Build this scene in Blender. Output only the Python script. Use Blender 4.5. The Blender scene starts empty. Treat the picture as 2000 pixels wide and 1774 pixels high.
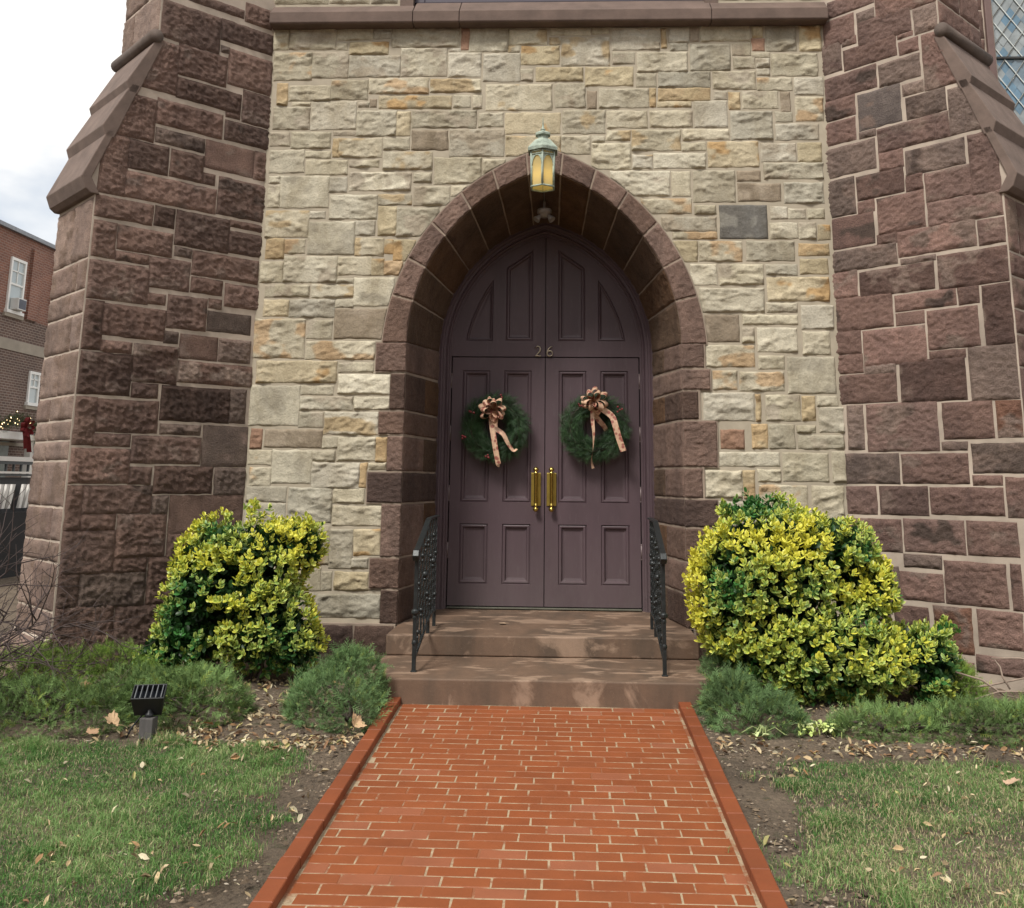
# light
SUN_ELEV, SUN_AZIM, SUN_STR, SUN_ANG = 52., 210., 1.5, 13.
SKY_STR, CLOUD, CLOUDCOL, EXPO = .062, (.33, .52, .35), (7.9, 7.75, 7.45, 1), 1.32
TAN="-529,1116,-500,1162- -499,1116,-409,1163- -406,1135,-336,1160m -335,1137,-302,1161- -299,1119,-169,1160- -165,1113,-150,1158r -406,1115,-385,1131- -381,1105,-306,1131y -526,1053,-452,1110m -453,1058,-382,1111- -380,1059,-281,1103- -280,1060,-192,1118w -189,1110,-167,1117- -189,1058,-127,1107- -516,1003,-496,1047o -493,1011,-413,1042- -413,1013,-342,1053m -340,1025,-226,1056m -222,1027,-126,1054- -487,1002,-451,1009- -319,995,-181,1020y -177,996,-146,1021- -140,994,-123,1021- -336,997,-324,1014b -359,998,-338,1008- -521,954,-451,999- -449,953,-362,1010- -361,940,-285,991- -285,941,-258,989y -255,956,-133,991- -524,921,-487,948- -484,916,-409,949- -404,899,-392,935o -393,898,-311,936- -308,912,-259,937- -254,912,-186,951b -404,941,-362,950- -150,1109,-75,1158w -73,1123,-2,1155- 6,1142,82,1157- 86,1144,117,1157- 4,1122,24,1138- -75,1108,-53,1121- -49,1082,23,1120y 27,1079,118,1138- 123,1110,215,1156- 217,1114,226,1154o -122,1048,-52,1105- -50,1049,-27,1073- -21,1048,68,1076y 72,1038,162,1076y 124,1082,166,1106- 170,1065,266,1106- 168,1035,205,1063- -116,990,9,1042- 15,995,72,1043- 76,992,93,1028b 98,994,191,1032- 193,995,204,1033o -128,957,-82,985- -78,944,25,985y 30,943,109,990- 113,954,188,988- 193,955,272,988- -182,899,-80,953- -77,899,26,939y 28,903,81,939- 84,927,108,939- 112,929,155,949- 84,873,156,924- 159,909,249,950- -119,856,-77,894- -522,868,-457,913- -455,897,-407,911- -453,864,-374,893- -370,879,-315,893- -307,874,-215,909- -210,846,-122,897- -248,849,-215,868- -369,833,-253,869w -522,848,-501,862- -523,801,-499,845- -499,800,-407,862s -407,830,-374,859- -247,804,-180,841- -404,778,-315,825w -313,805,-251,825- -312,747,-278,803y -278,745,-199,800- -523,743,-442,794- -440,779,-412,793- -442,710,-355,773s -354,747,-317,775- -353,708,-299,742- -298,712,-282,738y -281,699,-241,738y -519,702,-485,741o -484,712,-446,739m -484,658,-385,707w -383,672,-321,706- -321,672,-298,703y -297,672,-263,699m -527,657,-485,697- -384,657,-353,665- -351,614,-278,667s -515,631,-433,653- -429,630,-353,654- -516,595,-471,625y -469,593,-385,626- -384,612,-351,626- -530,518,-437,589m -434,554,-388,588- -384,554,-287,609b -434,516,-309,549m -522,473,-376,513y -373,493,-310,510- -372,454,-278,489w -531,397,-441,468s -439,452,-380,469- -440,425,-343,449w -342,426,-277,449- -440,394,-396,421- -394,382,-296,422- -525,357,-505,391r -500,358,-396,390b -395,358,-368,378- -368,336,-300,378- -300,335,-279,378o -526,328,-485,353m -484,296,-413,354s -413,335,-372,354- -412,288,-327,333- -327,290,-314,332o -311,321,-280,333- -522,290,-485,323m -525,264,-455,290g -451,229,-374,289g -372,263,-318,288- -372,225,-284,258- -374,152,-333,219g -332,175,-285,219y -334,153,-305,170- -363,116,-303,147y -385,115,-367,147- -416,71,-281,110g -527,210,-455,261g -523,158,-448,206- -448,159,-375,224- -528,113,-456,153- -455,115,-387,154- -516,68,-417,108- 231,1125,270,1155- 271,1126,288,1156b 233,1109,266,1124g 291,1127,384,1158m 389,1134,409,1157y 388,1107,411,1132r 415,1106,471,1157g 477,1106,517,1158y 271,1068,346,1121g 351,1098,385,1124- 352,1071,392,1094- 387,1094,420,1104- 395,1072,419,1092- 423,1056,509,1100- 395,1057,419,1071- 210,1034,307,1066g 210,1008,306,1033o 312,1030,392,1066- 395,1027,459,1052m 464,1018,517,1053- 314,1010,338,1026- 341,990,362,1024o 366,991,432,1026- 437,985,455,1024b 464,966,515,1013m 208,995,270,1006y 276,955,337,1007- 343,930,420,986g 426,965,457,984- 426,929,505,961- 253,930,339,951- 252,909,295,925- 299,877,392,926y 397,888,461,923- 465,887,508,924y 199,875,295,904w 401,854,509,885- 118,822,228,870w 232,821,265,869- 271,810,347,870- 352,850,394,870b 352,811,430,845b 437,807,507,847g 174,788,266,816m 272,787,311,804- 211,755,311,782- 231,740,311,753m 318,741,403,804d 410,778,440,801- 443,778,473,797- 477,778,507,797- 408,741,457,771- 460,739,491,771- 494,738,516,766y 233,698,275,736y 279,698,356,736m 364,699,450,736- 458,709,512,731o 459,675,509,703y 262,655,309,693w 314,655,392,693- 397,673,453,693g 399,626,509,669y 277,605,392,649- 396,605,451,622- 286,551,346,600b 353,583,450,600- 457,575,514,618- 351,549,372,577- 378,533,448,577w 458,529,505,570m 286,506,371,545m 378,503,423,527- 429,460,511,525s 297,466,339,500m 344,464,421,498m 280,411,368,460- 371,411,379,458o 388,412,448,457- 451,412,473,455o 478,438,513,456- 480,392,523,436- 308,363,348,396r 362,364,389,406o 392,364,436,406- 441,391,473,404- 442,364,521,387- 305,333,408,357w 414,308,492,357- 499,307,521,359- 279,279,342,325- 345,278,364,326o 370,307,409,328- 371,263,454,301m 461,252,515,301- 300,222,369,273- 374,205,513,258- 284,164,399,218- 404,146,510,199- 283,110,397,159- 402,96,507,141- 281,56,387,104- 392,58,505,91- 160,874,196,901- -177,822,-148,842-"
BL="106,1074,216,1143- 63,1160,173,1175- 0,1105,105,1144- 5,1157,61,1193- 87,1081,104,1091- 180,972,230,1064- 88,1014,182,1070- -4,1023,87,1090- 56,970,181,1006- -11,957,54,1018- 57,959,85,966- 212,876,258,952- 89,913,212,957- -7,915,85,951- 120,879,210,903- 23,854,118,904p -3,853,22,905- 252,770,290,871- 183,822,255,871- 119,823,180,871- 91,771,255,814- 96,823,119,841- -7,773,89,841- 202,729,301,762- 164,730,199,763k 61,703,161,763- -3,754,61,764- -12,706,63,744k 260,661,302,719- 164,679,258,718- 128,683,160,697- 202,660,259,673- 198,591,302,652l 129,623,201,673- -1,655,127,696- 67,624,126,649- -8,607,62,646l 168,594,203,610- 93,557,164,612- 66,600,91,614- 8,560,91,592p 268,507,300,585- 165,533,270,583- 141,530,166,548- 68,507,137,546p 5,508,66,546- 218,506,269,522- 215,436,303,501- 138,461,215,522l -3,466,137,500l 168,435,213,456- 37,400,162,456k 7,401,39,458- 265,355,303,428- 164,377,265,427- 88,377,160,391- -3,325,83,392p 207,354,267,371- 85,328,204,370- 205,295,303,347- 167,294,205,319- 60,279,163,321k -2,277,57,320- 273,223,304,289- 164,248,274,289- 135,246,163,273- -1,212,133,273p 219,222,274,244- 135,178,217,243- -4,171,132,211- 217,155,305,219- 163,154,217,176- 75,101,161,175- -13,95,78,171- 266,106,306,156- 162,102,266,153- 209,58,306,106- 109,35,208,101- -18,23,111,98- 286,15,307,64- 207,6,288,63- -18,-20,207,42-"
BR="15,1165,104,1199- 109,1126,214,1186- 4,1107,63,1161- 72,1134,103,1156- 73,1087,169,1137- 178,1076,217,1125- -4,1056,34,1116- 40,1099,65,1115- 42,1051,140,1092- 146,1078,171,1087- 148,1047,180,1073- 189,968,252,1072- -1,1003,100,1048- 108,999,180,1043- 65,928,141,998g 149,970,184,992l 154,925,220,967- 227,878,282,961l -3,963,56,1003- -10,916,54,960- 63,914,92,927- 98,878,222,924- -7,854,89,910- 98,845,139,879- 146,825,244,871- 253,766,303,872- -12,779,46,849- 53,800,137,845- 144,797,170,828- 177,772,250,824- 53,776,81,799- 89,731,170,797- 178,728,293,771- -3,719,78,777p 85,713,118,732k 122,685,251,731- 258,683,291,725- -4,676,116,715- 125,672,183,682- 188,620,294,678k -7,629,40,678- 48,624,178,671- -2,569,102,629- 110,592,211,621- 218,591,248,620- 110,568,156,590p 164,522,244,588- 256,521,292,618l -7,528,41,570- -6,494,42,528- 48,503,156,566l 164,506,220,520- 48,488,101,507- -4,441,100,492k 111,438,217,508- 227,435,291,521- 10,362,37,439- 46,358,166,439- 178,376,254,435- 263,377,289,434r 174,359,211,373- 220,323,286,369k 3,305,96,356- 104,306,210,354- 219,304,260,320- 0,254,53,301- 62,255,141,302- 148,258,260,301- 268,257,281,317- 2,195,93,248- 100,197,196,250- 203,198,276,250- -4,113,84,172- 97,173,156,194- 88,122,156,166- 163,122,254,188- 264,121,276,189- 75,36,129,112- 141,49,197,118r 209,64,272,118- -8,25,66,101- 203,26,268,52- 166,8,195,38- -14,-2,160,10-"
import bpy, bmesh, math, random
import numpy as np
from mathutils import Vector, Matrix
random.seed(7)
RNG = np.random.default_rng(11)
SC = bpy.context.scene
COL = SC.collection
A2 = math.sqrt(0.5)

# ---------------------------------------------------------------- noise
def _hash(ix, iy, iz, seed):
    h = (ix.astype(np.int64) * 374761393 + iy.astype(np.int64) * 668265263 + iz.astype(np.int64) * 2147483647 + seed * 974711) & 0xffffffff
    h = ((h ^ (h >> 13)) * 1274126177) & 0xffffffff
    h = ((h ^ (h >> 16)) * 2246822519) & 0xffffffff
    h = h ^ (h >> 15)
    return (h & 0xffffff) / float(0xffffff)

def vnoise(p, seed=0):
    p = np.asarray(p, float)
    i = np.floor(p).astype(np.int64); f = p - i
    f = f * f * f * (f * (f * 6 - 15) + 10)
    x, y, z = i[:, 0], i[:, 1], i[:, 2]
    def h(a, b, c): return _hash(x + a, y + b, z + c, seed)
    fx, fy, fz = f[:, 0], f[:, 1], f[:, 2]
    l = lambda a, b, t: a + (b - a) * t
    v = l(l(l(h(0,0,0), h(1,0,0), fx), l(h(0,1,0), h(1,1,0), fx), fy),
          l(l(h(0,0,1), h(1,0,1), fx), l(h(0,1,1), h(1,1,1), fx), fy), fz)
    return v * 2 - 1

def fbm(p, octv=4, seed=0, gain=.5, lac=2.07):
    p = np.asarray(p, float); a = 1.; s = 0.; t = 0.
    for o in range(octv):
        s = s + a * vnoise(p, seed + o * 17); t += a; a *= gain; p = p * lac + 3.7
    return s / t

def sstep(a, b, x):
    t = np.clip((x - a) / (b - a), 0, 1); return t * t * (3 - 2 * t)

# ---------------------------------------------------------------- objects
def tag(o, label=None, cat=None, group=None, kind=None):
    if label: o['label'] = label
    if cat: o['category'] = cat
    if group: o['group'] = group
    if kind: o['kind'] = kind
    return o

def empty(name, loc, label, cat, group=None, rz=0.):
    o = bpy.data.objects.new(name, None); COL.objects.link(o)
    o.location = loc; o.rotation_euler = (0, 0, rz); o.empty_display_size = .2
    return tag(o, label, cat, group)

def link(name, me, mats, parent=None, world=True):
    o = bpy.data.objects.new(name, me); COL.objects.link(o)
    for m in (mats if isinstance(mats, (list, tuple)) else [mats]): me.materials.append(m)
    if parent is not None:
        o.parent = parent
        if world:                              # geometry was written in world coordinates
            q = parent; M = Matrix()
            chain = []
            while q is not None: chain.append(q); q = q.parent
            for q in reversed(chain): M = M @ (Matrix.LocRotScale(q.location, q.rotation_euler, q.scale) if q.parent is None else q.matrix_parent_inverse @ Matrix.LocRotScale(q.location, q.rotation_euler, q.scale))
            o.matrix_parent_inverse = M.inverted()
    return o

def np_mesh(name, V, faces, mi=None, col=None, smooth=False):
    """faces: list of int arrays (n,3) or (n,4); mi: list of material index arrays / ints"""
    me = bpy.data.meshes.new(name)
    V = np.asarray(V, np.float32)
    me.vertices.add(len(V)); me.vertices.foreach_set('co', V.ravel())
    lt = np.concatenate([np.full(len(f), f.shape[1], np.int32) for f in faces])
    li = np.concatenate([np.asarray(f, np.int32).ravel() for f in faces])
    me.loops.add(len(li)); me.loops.foreach_set('vertex_index', li)
    ls = np.concatenate([[0], np.cumsum(lt)[:-1]]).astype(np.int32)
    me.polygons.add(len(lt)); me.polygons.foreach_set('loop_start', ls); me.polygons.foreach_set('loop_total', lt)
    if mi is not None:
        m = np.concatenate([np.broadcast_to(np.asarray(a, np.int32), (len(f),)) for a, f in zip(mi, faces)])
        me.polygons.foreach_set('material_index', m.astype(np.int32))
    if col is not None:
        ca = me.color_attributes.new('Col', 'FLOAT_COLOR', 'POINT')
        c4 = np.ones((len(V), 4), np.float32); c4[:, :3] = col
        ca.data.foreach_set('color', c4.ravel())
    me.polygons.foreach_set('use_smooth', np.full(len(lt), smooth, bool))
    me.update(calc_edges=True); me.validate()
    return me

class MB:
    """collects simple shapes into ONE mesh"""
    def __init__(s): s.v = []; s.f = []; s.m = []; s.sm = []
    def add(s, vs, fs, m=0, sm=False):
        b = len(s.v); s.v += [tuple(map(float, v)) for v in vs]
        for f in fs: s.f.append(tuple(b + i for i in f)); s.m.append(m); s.sm.append(sm)
        return s
    def box(s, x0, x1, y0, y1, z0, z1, m=0):
        return s.add([(x0,y0,z0),(x1,y0,z0),(x1,y1,z0),(x0,y1,z0),(x0,y0,z1),(x1,y0,z1),(x1,y1,z1),(x0,y1,z1)],
              [(0,3,2,1),(4,5,6,7),(0,1,5,4),(1,2,6,5),(2,3,7,6),(3,0,4,7)], m)
    def obox(s, M, hx, hy, hz, m=0):
        vs = [M @ Vector((a*hx, b*hy, c*hz)) for c in (-1,1) for a, b in ((-1,-1),(1,-1),(1,1),(-1,1))]
        return s.add(vs, [(0,3,2,1),(4,5,6,7),(0,1,5,4),(1,2,6,5),(2,3,7,6),(3,0,4,7)], m)
    def prism(s, poly, fn, d0, d1, m=0):
        """poly: 2-D outline; fn(a,b,d)->point; extruded d0..d1"""
        n = len(poly)
        vs = [fn(a, b, d0) for a, b in poly] + [fn(a, b, d1) for a, b in poly]
        fs = [tuple(range(n))[::-1], tuple(range(n, 2*n))] + [(i, (i+1) % n, n + (i+1) % n, n + i) for i in range(n)]
        return s.add(vs, fs, m)
    def lathe(s, prof, c, axis='z', n=16, m=0, sm=True, rot=0., M=None):
        vs = []; k = len(prof)
        for i in range(n):
            a = 2*math.pi*i/n + rot; ca, sa = math.cos(a), math.sin(a)
            for r, h in prof:
                p = Vector((r*ca, r*sa, h))
                if M is not None: p = M @ p
                elif axis == 'y': p = Vector((p.x, p.z, p.y))
                vs.append(p + Vector(c))
        fs = [(i*k+j, ((i+1) % n)*k+j, ((i+1) % n)*k+j+1, i*k+j+1) for i in range(n) for j in range(k-1)]
        return s.add(vs, fs, m, sm)
    def tube(s, pts, r, n=8, m=0, sm=True, cap=True):
        pts = [Vector(p) for p in pts]; rs = r if isinstance(r, (list, tuple)) else [r]*len(pts)
        t0 = (pts[1]-pts[0]).normalized(); u = t0.orthogonal().normalized(); vs = []
        for i, p in enumerate(pts):
            t = (pts[min(i+1, len(pts)-1)] - pts[max(i-1, 0)]).normalized()
            u = (u - t*u.dot(t)).normalized(); w = t.cross(u)
            for j in range(n):
                a = 2*math.pi*j/n; vs.append(p + (u*math.cos(a) + w*math.sin(a))*rs[i])
        fs = [(i*n+j, i*n+(j+1) % n, (i+1)*n+(j+1) % n, (i+1)*n+j) for i in range(len(pts)-1) for j in range(n)]
        if cap: fs += [tuple(range(n))[::-1], tuple(range((len(pts)-1)*n, len(pts)*n))]
        return s.add(vs, fs, m, sm)
    def sphere(s, c, r, n=12, m=0, sc=(1,1,1)):
        k = n//2; vs = []; 
        for i in range(k+1):
            th = math.pi*i/k
            for j in range(n):
                a = 2*math.pi*j/n
                vs.append((c[0]+r*sc[0]*math.sin(th)*math.cos(a), c[1]+r*sc[1]*math.sin(th)*math.sin(a), c[2]+r*sc[2]*math.cos(th)))
        fs = [(i*n+j, (i+1)*n+j, (i+1)*n+(j+1) % n, i*n+(j+1) % n) for i in range(k) for j in range(n)]
        return s.add(vs, fs, m, True)
    def mesh(s, name):
        me = bpy.data.meshes.new(name); me.from_pydata(s.v, [], s.f)
        me.polygons.foreach_set('material_index', s.m); me.polygons.foreach_set('use_smooth', s.sm)
        me.update(); me.validate(); 
        bm = bmesh.new(); bm.from_mesh(me); bmesh.ops.recalc_face_normals(bm, faces=bm.faces); bm.to_mesh(me); bm.free()
        return me
    def obj(s, name, mats, parent=None, bevel=0., seg=2, world=True):
        o = link(name, s.mesh(name), mats, parent, world)
        if bevel:
            b = o.modifiers.new('bevel', 'BEVEL'); b.width = bevel; b.segments = seg; b.limit_method = 'ANGLE'; b.angle_limit = math.radians(35)
        return o

# ---------------------------------------------------------------- materials
class NT:
    def __init__(s, name):
        s.m = bpy.data.materials.new(name); s.m.use_nodes = True
        s.t = s.m.node_tree; s.b = s.t.nodes['Principled BSDF']; s.out = s.t.nodes['Material Output']
    def n(s, typ, **kw):
        x = s.t.nodes.new(typ)
        for k, v in kw.items():
            if k in x.inputs.keys(): x.inputs[k].default_value = v
            else: setattr(x, k, v)
        return x
    def l(s, a, b): s.t.links.new(a, b)
    def noise(s, scale, detail=4., rough=.6, vec=None, stretch=None, dist=0.):
        tc = s.n('ShaderNodeTexCoord'); x = s.n('ShaderNodeTexNoise'); v = tc.outputs['Object']
        if stretch:
            mp = s.n('ShaderNodeMapping'); mp.inputs['Scale'].default_value = stretch; s.l(v, mp.inputs['Vector']); v = mp.outputs['Vector']
        s.l(v, x.inputs['Vector']); x.inputs['Scale'].default_value = scale; x.inputs['Detail'].default_value = detail
        x.inputs['Roughness'].default_value = rough; x.inputs['Distortion'].default_value = dist
        return x.outputs['Fac']
    def ramp(s, fac, stops):
        r = s.n('ShaderNodeValToRGB'); e = r.color_ramp.elements
        while len(e) > 1: e.remove(e[-1])
        e[0].position = stops[0][0]; e[0].color = c4(stops[0][1])
        for p, c in stops[1:]:
            q = e.new(p); q.color = c4(c)
        s.l(fac, r.inputs['Fac']); return r.outputs['Color']
    def mix(s, fac, a, b, mode='MIX'):
        x = s.n('ShaderNodeMix', data_type='RGBA', blend_type=mode)
        for sock, v in ((x.inputs[0], fac), (x.inputs[6], a), (x.inputs[7], b)):
            if isinstance(v, (int, float)): sock.default_value = v
            elif isinstance(v, (tuple, list)): sock.default_value = c4(v)
            else: s.l(v, sock)
        return x.outputs[2]
    def bump(s, h, strength=.5, dist=.01):
        x = s.n('ShaderNodeBump'); x.inputs['Strength'].default_value = strength; x.inputs['Distance'].default_value = dist
        s.l(h, x.inputs['Height']); s.l(x.outputs['Normal'], s.b.inputs['Normal']); return x
    def col(s, c):
        if isinstance(c, (tuple, list)): s.b.inputs['Base Color'].default_value = c4(c)
        else: s.l(c, s.b.inputs['Base Color'])
    def set(s, **k):
        for a, v in k.items(): s.b.inputs[a.replace('_', ' ')].default_value = v
        return s

def c4(c): return (c[0], c[1], c[2], 1.) if len(c) == 3 else tuple(c)
def g(v): return (v, v, v)

def mat_plain(name, c, rough=.6, metal=0., var=.25, scale=8., bump=0., bscale=60., bdist=.004, stretch=None, spec=.5):
    t = NT(name); f = t.noise(scale, 5, .6, stretch=stretch)
    t.col(t.mix(1., t.ramp(f, [(.25, g(1-var)), (.75, g(1+var))]), c, 'MULTIPLY'))
    t.set(Roughness=rough, Metallic=metal); t.b.inputs['Specular IOR Level'].default_value = spec
    if bump: t.bump(t.noise(bscale, 5, .65, stretch=stretch), bump, bdist)
    return t.m

def mat_vcol(name, rough=.85, var=.2, scale=14., bump=.5, bscale=70., bdist=.006, spec=.3, stretch=None, transl=0., fine=0.):
    t = NT(name); a = t.n('ShaderNodeAttribute', attribute_name='Col').outputs['Color']
    c = a
    if var:
        f = t.noise(scale, 5, .65, stretch=stretch)
        c = t.mix(1., a, t.ramp(f, [(.25, g(1-var)), (.75, g(1+var))]), 'MULTIPLY')
    if fine:
        f2 = t.noise(bscale, 3, .7)
        c = t.mix(1., c, t.ramp(f2, [(.3, g(1-fine)), (.7, g(1+fine))]), 'MULTIPLY')
    t.col(c); t.set(Roughness=rough); t.b.inputs['Specular IOR Level'].default_value = spec
    if bump: t.bump(t.noise(bscale, 6, .7, stretch=stretch), bump, bdist)
    if transl:
        tr = t.n('ShaderNodeBsdfTranslucent'); t.l(c, tr.inputs['Color']); mx = t.n('ShaderNodeMixShader'); mx.inputs[0].default_value = transl
        t.l(t.b.outputs[0], mx.inputs[1]); t.l(tr.outputs[0], mx.inputs[2]); t.l(mx.outputs[0], t.out.inputs['Surface'])
    return t.m

M = {}
M['tan'] = mat_vcol('tan_sandstone', .9, .17, 9., .8, 60., .012, fine=.13)
def weathered(m, lo, hi, c):
    nt = m.node_tree; b = nt.nodes['Principled BSDF']; src = b.inputs['Base Color'].links[0].from_socket
    t = NT.__new__(NT); t.m = m; t.t = nt; t.b = b; t.out = nt.nodes['Material Output']
    f = t.noise(1.5, 7, .68, stretch=(1.6, 1.6, .8), dist=.5)
    t.col(t.mix(1., src, t.ramp(f, [(lo, c), (hi, (1.04, 1.03, 1.02))]), 'MULTIPLY'))
weathered(M['tan'], .34, .58, (.72, .68, .62))
M['brown'] = mat_vcol('brownstone', .9, .20, 10., 1., 85., .020, fine=.26)
weathered(M['brown'], .34, .60, (.66, .66, .68))
M['brown_smooth'] = mat_plain('dressed_brownstone', (.122,.085,.069), .88, var=.28, scale=5., bump=.6, bscale=100., bdist=.006)
M['mortar_tan'] = mat_plain('tan_mortar', (.37, .325, .25), .95, var=.18, scale=6., bump=.5, bscale=120., bdist=.004)
M['mortar_pale'] = mat_plain('pale_mortar', (.40, .335, .275), .95, var=.3, scale=3., bump=.5, bscale=120., bdist=.004)
M["mortar_brown"] = mat_plain("brown_mortar", (.26, .205, .16), .95, var=.3, scale=4., bump=.5, bscale=120., bdist=.004)

# ---------------------------------------------------------------- rough stone blocks
class Stones:
    def __init__(s): s.V = []; s.F = []; s.C = []; s.n = 0
    def block(s, fn, u0, v0, u1, v1, col, amp=.03, base=.02, step=.02, kind='tan', edge=.025, seed=None, sink=.006, jit=.006, stain=None, hmul=None, floor=.001):
        """fn(u,v)->(P,N). Rock-faced block: displaced grid sunk at its rim below the mortar."""
        seed = int(RNG.integers(1, 10**6)) if seed is None else seed
        nu = max(3, int(round((u1-u0)/step))); nv = max(3, int(round((v1-v0)/step)))
        us = np.linspace(u0, u1, nu+1); vs = np.linspace(v0, v1, nv+1)
        e = min(.008, (u1-u0)*.12); us = np.concatenate([[u0, u0+e], us[1:-1], [u1-e, u1]]) if nu > 2 else us
        e = min(.008, (v1-v0)*.12); vs = np.concatenate([[v0, v0+e], vs[1:-1], [v1-e, v1]])
        us = np.concatenate([[us[0]], us, [us[-1]]]); vs = np.concatenate([[vs[0]], vs, [vs[-1]]])
        U, W = np.meshgrid(us, vs, indexing='ij'); sh = U.shape; U = U.ravel(); W = W.ravel()
        d = np.minimum(np.minimum(U-u0, u1-U), np.minimum(W-v0, v1-W))
        rim = np.zeros(sh, bool); rim[0] = rim[-1] = True; rim[:, 0] = rim[:, -1] = True; rim = rim.ravel()
        q = np.stack([U, W, np.full(len(U), seed*.731 % 97)], 1)
        if kind == 'tan':
            th = (seed % 100)/100*.9-.45; ca, sa = math.cos(th), math.sin(th)
            r = np.stack([(q[:,0]*ca+q[:,1]*sa)*4.5, (q[:,1]*ca-q[:,0]*sa)*11., q[:,2]], 1)
            n0 = fbm(r, 3, seed); k = 4.6; x = n0*k; fl = np.floor(x); ter = (fl + sstep(.80, 1., x-fl))/k
            h = .80*ter + .12*n0 + .50*fbm(q*np.array([20., 40., 1.]), 3, seed+5)
        elif kind == 'smooth':
            h = .6*fbm(q*np.array([4., 5., 1.]), 3, seed) + .25*fbm(q*np.array([24., 30., 1.]), 2, seed+5)
        else:
            r = q*np.array([8., 14., 1.]); 
            n0 = fbm(r, 3, seed); h = .32*n0 + .40*(1-2*np.abs(fbm(q*np.array([20., 40., 1.]), 2, seed+3))) + .75*fbm(q*np.array([42., 62., 1.]), 2, seed+9)
        ed = sstep(0, edge, d)
        H = (base + amp*.22)*ed + amp*h*(.10+.90*ed)
        H = H*hmul(U, W) if hmul is not None else H
        H = np.maximum(H, floor + .004*ed); H[rim] = -sink
        ju = jit*vnoise(q*np.array([14., 14., 1.]), seed+21); jv = jit*vnoise(q*np.array([14., 14., 1.]), seed+22)
        P, N = fn(U+ju, W+jv)
        P = P + N*H[:, None]
        c = np.tile(np.asarray(col, float), (len(U), 1))
        c = c*(1 + .10*fbm(q*np.array([6., 9., 1.]), 3, seed+31)[:, None])
        if stain is not None:
            m = sstep(.0, .22, fbm(q*np.array([5., 7., 1.])+9., 3, seed+41)+ (stain[1] if len(stain) > 1 else 0.))[:, None]
            c = c*(1-m) + np.asarray(stain[0])*m
        s.V.append(P); s.C.append(c)
        a, b = sh; idx = np.arange(a*b).reshape(a, b) + s.n
        f = np.stack([idx[:-1, :-1], idx[1:, :-1], idx[1:, 1:], idx[:-1, 1:]], -1).reshape(-1, 4)
        s.F.append(f); s.n += len(U)
    def build(s, name, mat, parent, extra=None, extra_mat=None):
        V = np.concatenate(s.V); C = np.concatenate(s.C); F = np.concatenate(s.F)
        faces = [F]; mi = [0]; mats = [mat]
        if extra is not None:                   # the mortar body, an MB
            b = len(V); V = np.concatenate([V, np.array(extra.v)]); C = np.concatenate([C, np.full((len(extra.v), 3), .5)])
            for k in sorted(set(len(f) for f in extra.f)):
                if k <= 4: faces.append(np.array([f for f in extra.f if len(f) == k]) + b); mi.append(1)
            for f in extra.f:
                if len(f) > 4: faces.append(np.array([f]) + b); mi.append(1)
            mats.append(extra_mat)
        me = np_mesh(name, V, faces, mi, C, smooth=True)
        sm = np.concatenate([np.full(len(f), i == 0) for i, f in enumerate(faces)])
        me.polygons.foreach_set('use_smooth', sm)
        return link(name, me, mats, parent)

def parse(t, k=200.):
    out = []
    for w in t.split():
        c = w[-1]; a = [int(x)/k for x in w[:-1].split(',')]; out.append((a[0], a[1], a[2], a[3], c))
    return out

def lerp(a, b, t): return tuple(x+(y-x)*t for x, y in zip(a, b))
# ================================================================= the church front
XS = -.02                                 # axis of the doorway
HW, HS, ZS = 1.236, .462, 2.728           # half width of the opening, arch centre offset, springing height
RI = HW+HS; RO = RI+.195
PHI = math.acos(HS/RI)
HO, ZO, RX = .607, 2.60, 2.070            # the outer edge of the arch ring is struck from its own centres
BO, PHO = math.asin((ZS-ZO)/RX), math.acos(HO/RX)
HD, ZD = .3125, 2.7745                    # door head: pointed arch, radius RD(r) for half width r
def RD(r): return HD + r
LANDZ = .30
church = empty('church', (0, 0, 0), 'tall stone church front with a pale sandstone wall between two brownstone buttresses', 'church')

TANC = {'-': [(.450,.415,.315), (.425,.395,.31), (.468,.43,.33), (.40,.37,.288), (.44,.413,.338)], 'w': [(.50,.47,.375)], 's': [(.44,.412,.325)],
        'm': [(.445,.41,.315)], 'y': [(.43,.375,.255), (.44,.385,.27)], 'o': [(.415,.31,.18), (.43,.335,.205)], 'r': [(.32,.20,.14)],
        'b': [(.255,.21,.155), (.275,.23,.17)], 'g': [(.34,.315,.25), (.36,.34,.275)], 'd': [(.155,.15,.138)]}
def ring_clip(U, W, R):
    """push points out of the arch ring"""
    U = U.copy(); W = W.copy()
    s = np.where(U >= XS, 1., -1.); cx = XS-s*HO
    dx = U-cx; dz = W-ZO; d = np.hypot(dx, dz)
    m = (W > ZS+.03) & (d < R)
    U[m] = (cx + dx/d*R)[m]; W[m] = (ZO + dz/d*R)[m]
    return U, W
def wall_fn(U, W):
    U, W = ring_clip(U, W, RX+.012)
    z = np.zeros(len(U)); return np.stack([U, z, W], 1), np.tile([0., -1., 0.], (len(U), 1))

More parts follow.
